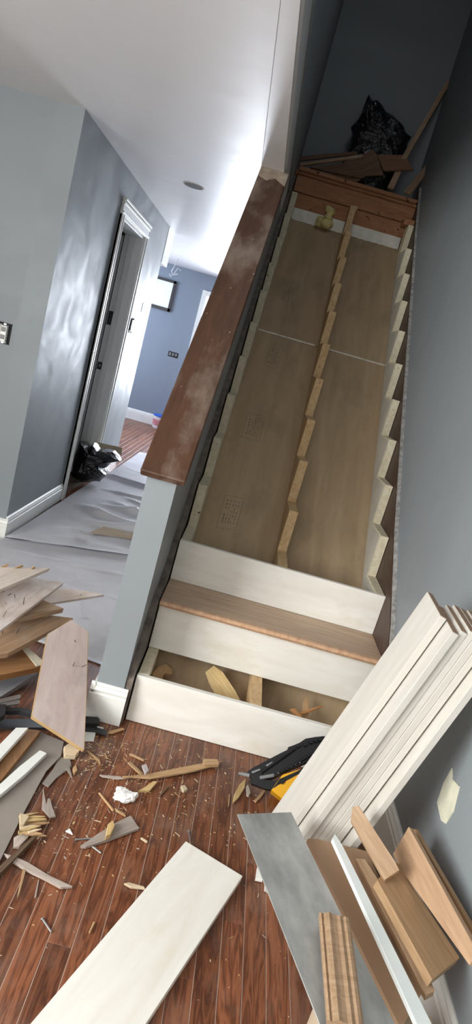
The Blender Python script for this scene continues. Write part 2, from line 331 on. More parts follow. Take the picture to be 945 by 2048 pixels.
# ------------------------------------------------------------------ measured outlines of the flat pieces (metres)
NGL=[(0.4276, -0.2143, 0.0474), (0.465, -0.2172, 0.0512), (0.4994, -0.2216, 0.0533), (0.5437, -0.2113, 0.0693), (0.562, -0.2034, 0.0791), (0.623, -0.1724, 0.1154), (0.6839, -0.1329, 0.1589), (0.5528, -0.1607, 0.1135), (0.6082, -0.1306, 0.1481), (0.631, -0.1245, 0.1571), (0.6502, -0.1161, 0.1674), (0.6664, -0.1106, 0.1748), (0.5993, -0.1381, 0.1404), (0.6796, -0.1067, 0.1803)]
T=[
('P1', 'old_tread', 'torn-out old tread, greyish, topmost of the pile, pointed end over the paper', 'board', 'torn-out stair treads in the pile', 'oldwood_grey', 0.02, [(-0.6018, 0.1118, 0.3895), (-0.7061, -0.029, 0.4001), (-0.6182, -0.1878, 0.3401), (-0.5512, 0.0077, 0.3527), (-0.4603, 0.2752, 0.3701)]),
('P2', 'old_tread', 'torn-out pinkish tread with bent nails, second from the top of the pile', 'board', 'torn-out stair treads in the pile', 'oldwood_pink', 0.019, [(-0.5062, 0.2537, 0.3209), (-0.6309, -0.049, 0.33), (-0.501, -0.3047, 0.27), (-0.4768, -0.1366, 0.2779), (-0.409, 0.3337, 0.3)]),
('P3', 'old_tread', 'torn-out pale tread whose sharp tip reaches farthest over the masking paper', 'board', 'torn-out stair treads in the pile', 'oldwood_pink', 0.016, [(-0.3349, 0.4211, 0.2517), (-0.4228, 0.3629, 0.2599), (-0.5105, 0.2494, 0.2469), (-0.5166, 0.173, 0.2199), (-0.4206, 0.2805, 0.2277), (-0.2551, 0.4628, 0.24)]),
('P4', 'old_tread', 'short yellowish tread offcut wedged between two larger treads in the pile', 'board', 'torn-out stair treads in the pile', 'oldwood_tan', 0.022, [(-0.4432, 0.2071, 0.262), (-0.5606, 0.0693, 0.2629), (-0.5393, -0.0594, 0.245), (-0.4772, 0.0389, 0.2475), (-0.3582, 0.2078, 0.25)]),
('P5', 'old_tread', 'tan tread with nails poking down below it, just above the orange nosed board', 'board', 'torn-out stair treads in the pile', 'oldwood_tan', 0.024, [(-0.4211, 0.2045, 0.2066), (-0.6367, 0.0094, 0.205), (-0.5268, -0.1355, 0.1647), (-0.4533, -0.0699, 0.1651), (-0.3224, 0.251, 0.2001)]),
('P6', 'old_tread', 'orange varnished old tread with a cream painted strip across its end', 'board', 'torn-out stair treads in the pile', 'oldwood_orange', 0.026, [(-0.4489, 0.0669, 0.1224), (-0.6262, -0.0598, 0.12), (-0.5462, -0.2183, 0.1), (-0.452, -0.1195, 0.1043), (-0.3298, 0.0094, 0.11)]),
('P6s', 'painted_strip', 'cream painted strip', None, None, 'cream_paint', 0.004, [(-0.3597, -0.0202, 0.1147), (-0.332, 0.012, 0.1163), (-0.4347, 0.0725, 0.1281), (-0.4469, 0.0545, 0.127)]),
('P7', 'old_tread', 'blue-grey painted board lying flat under the orange old tread', 'board', 'torn-out stair treads in the pile', 'oldwood_blue', 0.02, [(-0.4834, -0.0135, 0.0322), (-0.5845, -0.1154, 0.032), (-0.494, -0.3006, 0.026), (-0.4335, -0.1306, 0.0285), (-0.3679, 0.0854, 0.032)]),
('P8', 'plywood_offcut', 'pink-faced plywood offcut with clipped corners propped against the pile beside the post', 'board', None, 'oldwood_pink2', 0.016, [(-0.3515, 0.0111, 0.2325), (-0.2772, -0.2731, 0.09), (-0.0863, -0.293, 0.035), (-0.1395, -0.143, 0.1137), (-0.2267, 0.0969, 0.2399), (-0.2994, 0.1095, 0.263)]),
('O1', 'old_tread', 'orange varnished board on the floor between white trim and grey underlay', 'board', 'torn-out stair treads in the pile', 'oldwood_orange', 0.018, [(-0.3126, -0.4186, 0.03), (-0.3646, -0.508, 0.03), (-0.2826, -0.6834, 0.03), (-0.2695, -0.5211, 0.03), (-0.2581, -0.3975, 0.03), (-0.244, -0.2502, 0.03), (-0.283, -0.2596, 0.03)]),
('W1', 'trim_offcut', 'wide white trim offcut lying beside the orange varnished board', 'trim', 'white trim offcuts', 'white_trim', 0.014, [(-0.3258, -0.3968, 0.052), (-0.3653, -0.5147, 0.052), (-0.3221, -0.607, 0.052), (-0.2999, -0.4584, 0.052), (-0.2788, -0.2823, 0.052), (-0.314, -0.2988, 0.052)]),
('W2', 'trim_offcut', 'narrow white trim offcut with a broken end lying across the grey underlay sheet', 'trim', 'white trim offcuts', 'white_trim', 0.014, [(-0.2424, -0.4379, 0.03), (-0.2655, -0.5306, 0.03), (-0.3017, -0.6426, 0.03), (-0.2826, -0.6834, 0.03), (-0.2484, -0.5712, 0.03), (-0.2165, -0.4651, 0.03), (-0.1892, -0.3496, 0.03), (-0.2137, -0.3446, 0.03)]),
('W3', 'trim_offcut', 'small white scrap on the floor under the pry bar tip', 'trim', 'white trim offcuts', 'white_trim', 0.006, [(-0.1077, -0.2104, 0.008), (-0.0729, -0.1976, 0.008), (-0.0788, -0.1497, 0.008), (-0.123, -0.164, 0.008)]),
('G1', 'underlay_sheet', 'large grey underlay sheet lying on the floor below the white trims', 'sheet', None, 'underlay', 0.004, [(-0.2775, -0.4942, 0.012), (-0.2883, -0.6646, 0.012), (-0.183, -0.8897, 0.012), (-0.1636, -0.765, 0.012), (-0.1681, -0.6201, 0.012), (-0.1688, -0.4686, 0.012), (-0.1687, -0.4071, 0.012), (-0.1487, -0.3226, 0.012), (-0.1622, -0.2494, 0.012), (-0.2504, -0.232, 0.012)]),
('fr1', 'underlay_scrap', 'largest torn grey underlay scrap beside the big grey sheet', 'scrap', 'torn grey underlay scraps', 'underlay', 0.003, [(-0.1535, -0.3879, 0.006), (-0.1635, -0.4541, 0.006), (-0.1403, -0.4632, 0.006), (-0.1323, -0.4179, 0.006), (-0.1044, -0.3498, 0.006), (-0.1229, -0.3058, 0.006), (-0.1535, -0.3243, 0.006)]),
('fr2', 'underlay_scrap', 'narrow pointed grey underlay scrap on the floor below the propped plywood', 'scrap', 'torn grey underlay scraps', 'underlay', 0.003, [(-0.0849, -0.4049, 0.009), (-0.1117, -0.3493, 0.009), (-0.119, -0.3675, 0.009)]),
('fr3', 'wood_chip', 'stubby cream wood block under the lower corner of the propped plywood', 'wood scrap', None, 'cream_wood', 0.02, [(-0.1372, -0.3237, 0.022), (-0.1052, -0.3098, 0.022), (-0.0997, -0.2832, 0.022), (-0.1406, -0.2598, 0.022), (-0.1522, -0.2872, 0.022)]),
('fr4', 'wood_chip', 'little tan wood block beside the torn grey underlay scraps', 'wood scrap', None, 'splint', 0.012, [(-0.0856, -0.3851, 0.014), (-0.081, -0.3683, 0.014), (-0.0934, -0.3433, 0.014), (-0.0973, -0.3626, 0.014)]),
('PT0', 'wood_splinter', 'longest splinter tip sticking up behind the topmost tread', 'splinter', 'splinter tips on the pile', 'splint', 0.004, [(-0.5914, 0.1186, 0.3801), (-0.579, 0.1389, 0.3929), (-0.5823, 0.1388, 0.4002), (-0.6082, 0.1018, 0.3851)]),
('PT1', 'wood_splinter', 'middle splinter tip sticking up behind the topmost tread', 'splinter', 'splinter tips on the pile', 'splint', 0.004, [(-0.5547, 0.1646, 0.3747), (-0.5379, 0.1813, 0.3863), (-0.54, 0.1719, 0.3951), (-0.5642, 0.1465, 0.3803)]),
('PT2', 'wood_splinter', 'shortest splinter tip sticking up behind the topmost tread', 'splinter', 'splinter tips on the pile', 'splint', 0.004, [(-0.5098, 0.2151, 0.3701), (-0.5017, 0.2158, 0.3786), (-0.5023, 0.2004, 0.3901), (-0.5141, 0.2023, 0.3755)]),
('bar', 'pry_bar', 'flat black pry bar lying under the propped plywood with its slotted tip by the post', 'tool', None, 'black_steel', 0.007, [(-0.4428, -0.3411, 0.031), (-0.3685, -0.2836, 0.0253), (-0.2409, -0.2137, 0.0185), (-0.1186, -0.165, 0.014), (-0.0826, -0.1527, 0.0129), (-0.0386, -0.1579, 0.0137), (-0.0452, -0.1288, 0.0105), (-0.0843, -0.1091, 0.0082), (-0.1306, -0.1197, 0.009), (-0.3025, -0.186, 0.0151), (-0.3882, -0.2344, 0.0198), (-0.4662, -0.289, 0.0252)]),
('bar2', 'tool_handle', 'stubby black rubber tool handle against the post baseboard', 'tool', None, 'black_rubber', 0.02, [(-0.1402, -0.1473, 0.024), (-0.0775, -0.1207, 0.024), (-0.0818, -0.0973, 0.024), (-0.0921, -0.0861, 0.024), (-0.1525, -0.1056, 0.024)]),
('hc1', 'claw', '', None, None, 'steel', 0.008, [(-0.4453, -0.2336, 0.05), (-0.3954, -0.1831, 0.0558), (-0.359, -0.1485, 0.0599), (-0.3666, -0.129, 0.06), (-0.3883, -0.1495, 0.0575), (-0.4179, -0.1787, 0.0541), (-0.4544, -0.2129, 0.05)]),
('hc2', 'claw', '', None, None, 'steel', 0.008, [(-0.438, -0.2483, 0.046), (-0.3902, -0.2023, 0.0515), (-0.3519, -0.1738, 0.0556), (-0.3578, -0.1542, 0.0558), (-0.3938, -0.1854, 0.0518), (-0.4448, -0.2331, 0.046)]),
('hh', 'head', '', None, None, 'black_steel', 0.02, [(-0.4266, -0.3149, 0.0559), (-0.3815, -0.2991, 0.0595), (-0.3681, -0.2604, 0.0617), (-0.3863, -0.208, 0.062), (-0.4114, -0.2172, 0.0599), (-0.4577, -0.2461, 0.0558)]),
('hd', 'handle', 'black rubber handle', None, None, 'black_rubber', 0.016, [(-0.379, -0.2288, 0.05), (-0.3369, -0.205, 0.05), (-0.2949, -0.2063, 0.05), (-0.3017, -0.1877, 0.05), (-0.3441, -0.1865, 0.05), (-0.3876, -0.208, 0.05)]),
('S1', 'wood_splinter', 'longest tan wood splinter pointing at the bottom riser', 'splinter', 'splinters and shards on the plank floor', 'splint', 0.006, [(0.0593, -0.3377, 0.014), (0.1441, -0.3155, 0.014), (0.1894, -0.2868, 0.014), (0.2913, -0.2131, 0.014), (0.3484, -0.1618, 0.014), (0.3764, -0.1244, 0.014), (0.3642, -0.1325, 0.014), (0.2879, -0.1818, 0.014), (0.1401, -0.2943, 0.014), (0.0619, -0.3491, 0.014)]),
('S1b', 'wood_splinter', 'greyish tip splinter lying at the end of the longest splinter', 'splinter', 'splinters and shards on the plank floor', 'splint_grey', 0.004, [(-0.0012, -0.3583, 0.007), (0.046, -0.3513, 0.007), (0.071, -0.3387, 0.007), (0.0503, -0.3347, 0.007), (-0.0123, -0.353, 0.007)]),
('S2', 'wood_splinter', 'stubby wood block on the far end of the longest splinter', 'splinter', 'splinters and shards on the plank floor', 'splint', 0.014, [(0.311, -0.1857, 0.022), (0.3624, -0.1612, 0.022), (0.3551, -0.136, 0.022), (0.3061, -0.1542, 0.022)]),
('S4', 'wood_splinter', 'grey split board shard with a yellow broken core on the floor', 'splinter', 'splinters and shards on the plank floor', 'splint_grey', 0.009, [(0.0272, -0.6496, 0.012), (0.0777, -0.606, 0.012), (0.1535, -0.5341, 0.012), (0.1194, -0.4931, 0.012), (0.0819, -0.54, 0.012), (0.0451, -0.5967, 0.012), (0.0123, -0.6511, 0.012)]),
('S4b', 'wood_splinter', 'yellow broken sliver standing on the grey split shard', 'splinter', 'splinters and shards on the plank floor', 'splint_yellow', 0.016, [(0.0816, -0.6038, 0.03), (0.0845, -0.5678, 0.03), (0.0746, -0.5514, 0.03), (0.0648, -0.571, 0.03), (0.0703, -0.6154, 0.03)]),
('S5', 'wood_splinter', 'thin brown stick above the white paper lump', 'splinter', 'splinters and shards on the plank floor', 'splint', 0.006, [(0.0647, -0.4897, 0.008), (0.0679, -0.4842, 0.008), (0.0111, -0.4308, 0.008), (0.0049, -0.4309, 0.008)]),
('S6', 'wood_splinter', 'thin flaked stick between white lump and grey shard', 'splinter', 'splinters and shards on the plank floor', 'splint', 0.006, [(0.0726, -0.4846, 0.008), (0.1061, -0.4975, 0.008), (0.1006, -0.4869, 0.008), (0.0674, -0.4758, 0.008)]),
('S7', 'wood_splinter', 'tan stick crossing under the longest splinter', 'splinter', 'splinters and shards on the plank floor', 'splint', 0.006, [(0.115, -0.3057, 0.009), (0.1214, -0.2954, 0.009), (0.0689, -0.2544, 0.009), (0.0585, -0.2615, 0.009)]),
('S8', 'wood_splinter', 'pale lilac flake leaning on the longest splinter', 'splinter', 'splinters and shards on the plank floor', 'splint_lilac', 0.006, [(0.1268, -0.3235, 0.03), (0.134, -0.3001, 0.03), (0.1203, -0.2719, 0.03), (0.1076, -0.2852, 0.03)]),
('S9', 'wood_splinter', 'yellow wedge splinter right of the white paper lump', 'splinter', 'splinters and shards on the plank floor', 'splint_yellow', 0.01, [(0.1185, -0.384, 0.012), (0.1541, -0.3676, 0.012), (0.1714, -0.3168, 0.012), (0.1559, -0.3231, 0.012), (0.1369, -0.3624, 0.012)]),
('S10', 'wood_splinter', 'pale rounded chip on the floor below the longest splinter', 'splinter', 'splinters and shards on the plank floor', 'cream_wood', 0.01, [(0.2597, -0.3331, 0.014), (0.2711, -0.3188, 0.014), (0.2589, -0.3015, 0.014), (0.2468, -0.3113, 0.014)]),
('S11', 'wood_splinter', 'small pale chip right of the grey split shard', 'splinter', 'splinters and shards on the plank floor', 'cream_wood', 0.006, [(0.1843, -0.5735, 0.008), (0.1877, -0.5684, 0.008), (0.1684, -0.5598, 0.008), (0.1633, -0.5635, 0.008)]),
('S12', 'wood_splinter', 'pale pointed splinter beside the white loose board', 'splinter', 'splinters and shards on the plank floor', 'cream_wood', 0.006, [(0.1721, -0.7357, 0.009), (0.2093, -0.7286, 0.009), (0.2041, -0.7223, 0.009), (0.1638, -0.7223, 0.009), (0.152, -0.7293, 0.009)]),
('S14', 'wood_splinter', 'light slim splinter nearest the top of the plank floor', 'splinter', 'splinters and shards on the plank floor', 'splint', 0.006, [(0.109, -0.2291, 0.007), (0.1129, -0.222, 0.007), (0.0628, -0.2075, 0.007), (0.0554, -0.2135, 0.007)]),
('S15', 'wood_splinter', 'dark needle-like splinter near the middle of the plank floor', 'splinter', 'splinters and shards on the plank floor', 'splint_dark', 0.006, [(0.1919, -0.3724, 0.007), (0.2113, -0.319, 0.007), (0.2078, -0.318, 0.007), (0.187, -0.372, 0.007)]),
('S16', 'wood_splinter', 'long curved grey sliver across the lower left floor', 'splinter', 'splinters and shards on the plank floor', 'splint_grey', 0.008, [(-0.1396, -0.7536, 0.012), (-0.0949, -0.768, 0.012), (-0.0389, -0.7799, 0.012), (0.0039, -0.7925, 0.012), (0.031, -0.7807, 0.012), (-0.0365, -0.768, 0.012), (-0.098, -0.7461, 0.012), (-0.1374, -0.7395, 0.012), (-0.1642, -0.7385, 0.012)]),
('S17', 'wood_splinter', 'tan wedge splinter pointing down under the curved grey sliver', 'splinter', 'splinters and shards on the plank floor', 'splint', 0.006, [(-0.0845, -0.8528, 0.01), (-0.084, -0.8351, 0.01), (-0.0937, -0.7704, 0.01), (-0.1028, -0.7669, 0.01)]),
('S18', 'wood_splinter', 'thin grey splinter upright in view right of the tan wedge', 'splinter', 'splinters and shards on the plank floor', 'splint_grey', 0.006, [(-0.0484, -0.8317, 0.006), (-0.0439, -0.8303, 0.006), (-0.0543, -0.7804, 0.006), (-0.0566, -0.7811, 0.006)]),
('S20', 'wood_splinter', 'reddish dart splinter at the lower edge of the plank floor', 'splinter', 'splinters and shards on the plank floor', 'splint', 0.006, [(0.1028, -0.8859, 0.008), (0.1065, -0.8862, 0.008), (0.1108, -0.8577, 0.008), (0.1056, -0.8565, 0.008)]),
('S21', 'wood_splinter', 'white triangular chip alone on the plank floor', 'splinter', 'splinters and shards on the plank floor', 'white_trim', 0.005, [(-0.019, -0.6129, 0.006), (-0.0332, -0.5949, 0.006), (-0.042, -0.6078, 0.006)]),
('S23', 'wood_splinter', 'spiky grey splintered fragment beside the underlay sheet', 'splinter', 'splinters and shards on the plank floor', 'splint_grey', 0.006, [(-0.0964, -0.5817, 0.012), (-0.0821, -0.5724, 0.012), (-0.1029, -0.5454, 0.012), (-0.1183, -0.5131, 0.012), (-0.1256, -0.5138, 0.012), (-0.1192, -0.5495, 0.012), (-0.1296, -0.5239, 0.012), (-0.1511, -0.4796, 0.012), (-0.1282, -0.5571, 0.012)]),
('S24', 'wood_splinter', 'dark rough batten on the floor along the underlay sheet', 'splinter', 'splinters and shards on the plank floor', 'splint_dark', 0.016, [(-0.1637, -0.8554, 0.02), (-0.1477, -0.8063, 0.02), (-0.123, -0.7261, 0.02), (-0.106, -0.6707, 0.02), (-0.1132, -0.666, 0.02), (-0.1324, -0.7156, 0.02), (-0.1558, -0.7869, 0.02), (-0.1713, -0.8385, 0.02)]),
('S220', 'wood_splinter', 'cream flake between underlay sheet and yellow torn chunk', 'splinter', 'splinters and shards on the plank floor', 'cream_wood', 0.012, [(-0.1588, -0.6529, 0.03), (-0.1491, -0.6493, 0.03), (-0.1458, -0.6173, 0.03), (-0.1571, -0.6137, 0.03), (-0.1732, -0.6158, 0.03)]),
('S221', 'wood_splinter', 'brownish chip under the yellow torn chunk', 'splinter', 'splinters and shards on the plank floor', 'splint_grey', 0.01, [(-0.1495, -0.7093, 0.012), (-0.1353, -0.7044, 0.012), (-0.1257, -0.6652, 0.012), (-0.1428, -0.6565, 0.012), (-0.1606, -0.6812, 0.012)]),
('SY0', 'wood_splinter', 'one of the thin yellow splinters bundled beside the grey underlay sheet', 'splinter', 'yellow splinter bundle', 'splint_yellow', 0.004, [(-0.157, -0.6424, 0.01), (-0.1376, -0.6323, 0.01), (-0.1202, -0.6212, 0.01), (-0.1195, -0.6183, 0.01), (-0.1418, -0.6224, 0.01), (-0.1608, -0.6337, 0.01)]),
('SY1', 'wood_splinter', 'one of the thin yellow splinters bundled beside the grey underlay sheet', 'splinter', 'yellow splinter bundle', 'splint_yellow', 0.004, [(-0.1735, -0.6142, 0.0135), (-0.1508, -0.5961, 0.0135), (-0.1302, -0.5777, 0.0135), (-0.1292, -0.5746, 0.0135), (-0.155, -0.5885, 0.0135), (-0.1773, -0.6076, 0.0135)]),
('SY2', 'wood_splinter', 'one of the thin yellow splinters bundled beside the grey underlay sheet', 'splinter', 'yellow splinter bundle', 'splint', 0.004, [(-0.1366, -0.6379, 0.017), (-0.1122, -0.6232, 0.017), (-0.0902, -0.6078, 0.017), (-0.0891, -0.6044, 0.017), (-0.1167, -0.6133, 0.017), (-0.1406, -0.6292, 0.017)]),
('SY3', 'wood_splinter', 'one of the thin yellow splinters bundled beside the grey underlay sheet', 'splinter', 'yellow splinter bundle', 'cream_wood', 0.004, [(-0.1547, -0.66, 0.0205), (-0.1301, -0.6461, 0.0205), (-0.108, -0.6314, 0.0205), (-0.1069, -0.628, 0.0205), (-0.1348, -0.6358, 0.0205), (-0.1589, -0.651, 0.0205)]),
('SY4', 'wood_splinter', 'one of the thin yellow splinters bundled beside the grey underlay sheet', 'splinter', 'yellow splinter bundle', 'splint_yellow', 0.004, [(-0.1538, -0.6231, 0.024), (-0.1295, -0.6106, 0.024), (-0.1074, -0.5974, 0.024), (-0.1061, -0.5946, 0.024), (-0.133, -0.6022, 0.024), (-0.157, -0.6157, 0.024)]),
('SY5', 'wood_splinter', 'one of the thin yellow splinters bundled beside the grey underlay sheet', 'splinter', 'yellow splinter bundle', 'splint_yellow', 0.004, [(-0.1513, -0.6824, 0.0275), (-0.1305, -0.6735, 0.0275), (-0.112, -0.6632, 0.0275), (-0.1112, -0.6601, 0.0275), (-0.1347, -0.6625, 0.0275), (-0.1551, -0.6727, 0.0275)]),
('SY6', 'wood_splinter', 'one of the thin yellow splinters bundled beside the grey underlay sheet', 'splinter', 'yellow splinter bundle', 'splint', 0.004, [(-0.132, -0.6817, 0.031), (-0.1116, -0.6743, 0.031), (-0.0932, -0.6659, 0.031), (-0.0921, -0.6634, 0.031), (-0.1146, -0.6654, 0.031), (-0.1347, -0.6739, 0.031)]),
('SY7', 'wood_splinter', 'one of the thin yellow splinters bundled beside the grey underlay sheet', 'splinter', 'yellow splinter bundle', 'cream_wood', 0.004, [(-0.1257, -0.6797, 0.0345), (-0.112, -0.6673, 0.0345), (-0.1, -0.6544, 0.0345), (-0.0997, -0.652, 0.0345), (-0.1162, -0.6604, 0.0345), (-0.1294, -0.6737, 0.0345)]),
('SY8', 'wood_splinter', 'one of the thin yellow splinters bundled beside the grey underlay sheet', 'splinter', 'yellow splinter bundle', 'splint_yellow', 0.004, [(-0.1395, -0.6281, 0.01), (-0.1187, -0.6124, 0.01), (-0.1, -0.5961, 0.01), (-0.0993, -0.5928, 0.01), (-0.1234, -0.6034, 0.01), (-0.1438, -0.6202, 0.01)]),
('SY9', 'wood_splinter', 'one of the thin yellow splinters bundled beside the grey underlay sheet', 'splinter', 'yellow splinter bundle', 'splint_yellow', 0.004, [(-0.1564, -0.6339, 0.0135), (-0.1344, -0.6221, 0.0135), (-0.1148, -0.6091, 0.0135), (-0.114, -0.6056, 0.0135), (-0.1393, -0.6105, 0.0135), (-0.1608, -0.6237, 0.0135)]),
('SY10', 'wood_splinter', 'one of the thin yellow splinters bundled beside the grey underlay sheet', 'splinter', 'yellow splinter bundle', 'splint', 0.004, [(-0.1356, -0.6685, 0.017), (-0.1084, -0.6621, 0.017), (-0.0836, -0.6544, 0.017), (-0.082, -0.6516, 0.017), (-0.1112, -0.6518, 0.017), (-0.1382, -0.6594, 0.017)]),
('SY11', 'wood_splinter', 'one of the thin yellow splinters bundled beside the grey underlay sheet', 'splinter', 'yellow splinter bundle', 'cream_wood', 0.004, [(-0.1501, -0.6728, 0.0205), (-0.1221, -0.6648, 0.0205), (-0.0965, -0.6557, 0.0205), (-0.0949, -0.653, 0.0205), (-0.125, -0.6552, 0.0205), (-0.1529, -0.6643, 0.0205)]),
('SY12', 'wood_splinter', 'one of the thin yellow splinters bundled beside the grey underlay sheet', 'splinter', 'yellow splinter bundle', 'splint_yellow', 0.004, [(-0.1492, -0.6316, 0.024), (-0.1242, -0.6185, 0.024), (-0.1014, -0.6049, 0.024), (-0.1001, -0.602, 0.024), (-0.1277, -0.6103, 0.024), (-0.1524, -0.6244, 0.024)]),
('SY13', 'wood_splinter', 'one of the thin yellow splinters bundled beside the grey underlay sheet', 'splinter', 'yellow splinter bundle', 'splint_yellow', 0.004, [(-0.1497, -0.6806, 0.0275), (-0.1278, -0.6597, 0.0275), (-0.1082, -0.6383, 0.0275), (-0.1077, -0.6345, 0.0275), (-0.1339, -0.6501, 0.0275), (-0.1551, -0.6723, 0.0275)]),
('S25', 'wood_splinter', 'amber translucent-looking splinter at the nose of the nail gun', 'splinter', 'splinters and shards on the plank floor', 'splint_yellow', 0.006, [(0.4407, -0.2911, 0.012), (0.4591, -0.2339, 0.012), (0.4627, -0.1827, 0.012), (0.4413, -0.223, 0.012), (0.4235, -0.2856, 0.012), (0.4221, -0.3246, 0.012)]),
('S26', 'wood_splinter', 'two-pronged tan splinter under the black nail gun', 'splinter', 'splinters and shards on the plank floor', 'splint', 0.006, [(0.5008, -0.2859, 0.009), (0.5159, -0.2581, 0.009), (0.5349, -0.2128, 0.009), (0.5261, -0.2111, 0.009), (0.5089, -0.2484, 0.009), (0.4939, -0.2789, 0.009)]),
('S27', 'wood_splinter', 'grey shard hanging by the nail gun nose', 'splinter', 'splinters and shards on the plank floor', 'splint_grey', 0.006, [(0.4676, -0.2658, 0.01), (0.4745, -0.268, 0.01), (0.4809, -0.2481, 0.01), (0.4711, -0.2084, 0.01), (0.4645, -0.2215, 0.01)]),
('S28', 'wood_splinter', 'thin needle left of the nail gun splinters', 'splinter', 'splinters and shards on the plank floor', 'splint', 0.006, [(0.4096, -0.3386, 0.006), (0.4125, -0.3305, 0.006), (0.4125, -0.2725, 0.006), (0.4094, -0.2787, 0.006)]),
('S29', 'wood_splinter', 'white offcut lying under the grey metal sheet edge', 'splinter', 'splinters and shards on the plank floor', 'white_trim', 0.009, [(0.5235, -0.6021, 0.012), (0.5249, -0.584, 0.012), (0.5112, -0.5372, 0.012), (0.5071, -0.5627, 0.012), (0.5033, -0.6034, 0.012)]),
('S30', 'wood_splinter', 'broken tan chip at the foot of the post baseboard', 'splinter', 'splinters and shards on the plank floor', 'splint', 0.006, [(-0.0227, -0.1299, 0.008), (0.0116, -0.0892, 0.008), (0.003, -0.0837, 0.008), (-0.0326, -0.1191, 0.008), (-0.0396, -0.1346, 0.008)]),
('S31', 'wood_splinter', 'short bent splinter near the propped plywood corner', 'splinter', 'splinters and shards on the plank floor', 'splint', 0.006, [(-0.0339, -0.2834, 0.006), (-0.0264, -0.2988, 0.006), (-0.0213, -0.2992, 0.006), (-0.0299, -0.2791, 0.006), (-0.0784, -0.2511, 0.006), (-0.0829, -0.2531, 0.006)]),
('nail0', 'loose_nail', 'long nail lying left of the grey split shard', 'nail', 'loose nails on the plank floor', 'steel', 0.0022, [(-0.008, -0.628, 0.004), (0.038, -0.607, 0.004)]),
('nail1', 'loose_nail', 'nail lying just below the grey split shard', 'nail', 'loose nails on the plank floor', 'steel', 0.0022, [(0.032, -0.63, 0.004), (0.071, -0.649, 0.004)]),
('nail2', 'loose_nail', 'long nail at the lower left edge of the plank floor', 'nail', 'loose nails on the plank floor', 'steel', 0.0022, [(-0.011, -0.881, 0.004), (0.02, -0.908, 0.004)]),
('nail3', 'loose_nail', 'nail lying at the tip of the white loose board', 'nail', 'loose nails on the plank floor', 'steel', 0.0022, [(0.297, -0.485, 0.004), (0.305, -0.521, 0.004)]),
('LR', 'riser_board', 'primed white riser board lying flat on the plank floor', 'board', None, 'riser_white', 0.019, [(0.292, -0.545, 0.02), (-0.0686, -1.3914, 0.02), (0.1034, -1.4614, 0.02), (0.464, -0.615, 0.02)]),
('F1', 'metal_sheet', 'dull grey galvanised metal sheet overhanging the plank floor', 'sheet', None, 'galv', 0.003, [(0.5629, -1.1859, 0.2697), (0.7119, -1.1522, 0.2739), (0.5209, -0.6599, 0.29), (0.3792, -0.7145, 0.285)]),
('F2', 'casing_board', 'flat brown fibreboard panel between the metal sheet and the white strip', 'board', None, 'mdf', 0.016, [(0.7521, -1.0943, 0.2077), (0.8307, -0.9861, 0.2282), (0.7315, -0.6897, 0.2601), (0.6026, -0.6817, 0.2512), (0.5815, -0.6859, 0.249), (0.5749, -0.6898, 0.248)]),
('F3', 'edge_strip', 'narrow white metal edge strip with a nail hole in its tip', 'strip', None, 'white_metal', 0.012, [(0.7544, -1.143, 0.2758), (0.7872, -1.1353, 0.2764), (0.6506, -0.7274, 0.2885), (0.636, -0.6959, 0.2894), (0.6263, -0.7149, 0.2886)]),
('F4', 'fluted_casing', 'fluted brown door casing lying behind the white edge strip', 'trim', None, 'oak_mid', 0.018, [(0.7953, -1.0541, 0.2615), (0.8158, -1.0423, 0.2667), (0.7626, -0.8644, 0.2794), (0.7088, -0.7495, 0.284), (0.687, -0.7495, 0.2801)]),
('F5', 'stair_trim', 'narrow chamfered oak trim leaning against the white boards', 'trim', None, 'oak_mid', 0.02, [(0.7175, -0.8301, 0.3257), (0.7285, -0.8449, 0.3208), (0.7596, -0.8299, 0.3449), (0.7488, -0.813, 0.3513), (0.6661, -0.7004, 0.3889), (0.6518, -0.7006, 0.3823), (0.649, -0.7273, 0.3633)]),
('F6', 'oak_tread_strip', 'wide light oak board with a notched corner on top of the trims', 'board', None, 'oak_light', 0.022, [(0.7999, -1.0452, 0.2916), (0.8877, -0.963, 0.2818), (0.7832, -0.7549, 0.304), (0.7419, -0.81, 0.308), (0.7331, -0.8155, 0.3091), (0.7147, -0.8396, 0.3109)]),
('F7', 'oak_plank', 'oak plank on edge leaning towards the grey wall, front of two', 'board', 'oak planks against the wall', 'oak_pink', 0.014, [(0.8029, -0.7, 0.3687), (0.7841, -0.7151, 0.2913), (0.7915, -0.7603, 0.2951), (0.85, -1.0537, 0.358), (0.8577, -1.0502, 0.3884)]),
('F7b', 'oak_plank', 'oak plank on edge nearest the grey wall, behind the other plank', 'board', 'oak planks against the wall', 'oak_light', 0.013, [(0.8326, -0.6698, 0.3454), (0.8249, -0.6718, 0.2766), (0.8995, -0.9661, 0.2825), (0.9093, -0.9774, 0.3404)]),
('F8', 'casing_end', 'short moulded oak casing lying on the metal sheet', 'trim', None, 'oak_mid', 0.0, [(0.566, -0.97, 0.3), (0.63, -0.955, 0.31), (0.562, -1.197, 0.3)]),
('H1', 'wood_chunk', 'split yellow wood chunk inside the open bottom step', 'wood scrap', None, 'splint_yellow', 0.03, [(0.266, 0.1537, 0.1354), (0.3085, 0.1137, 0.1092), (0.3516, 0.0959, 0.1087), (0.3992, 0.0955, 0.1301), (0.3682, 0.1263, 0.151), (0.3102, 0.1773, 0.1825), (0.2681, 0.2, 0.189), (0.2424, 0.1849, 0.1601)]),
('H2', 'wood_chunk', 'crumpled tan offcut at the left end of the open bottom step', 'wood scrap', None, 'splint', 0.02, [(0.0553, 0.1131, 0.1033), (0.0956, 0.1321, 0.1048), (0.0844, 0.1515, 0.1128), (0.0903, 0.1694, 0.1181), (0.1182, 0.1752, 0.1166), (0.1152, 0.1966, 0.1243), (0.0856, 0.2132, 0.1337), (0.0597, 0.1901, 0.1291), (0.0441, 0.1471, 0.1163)]),
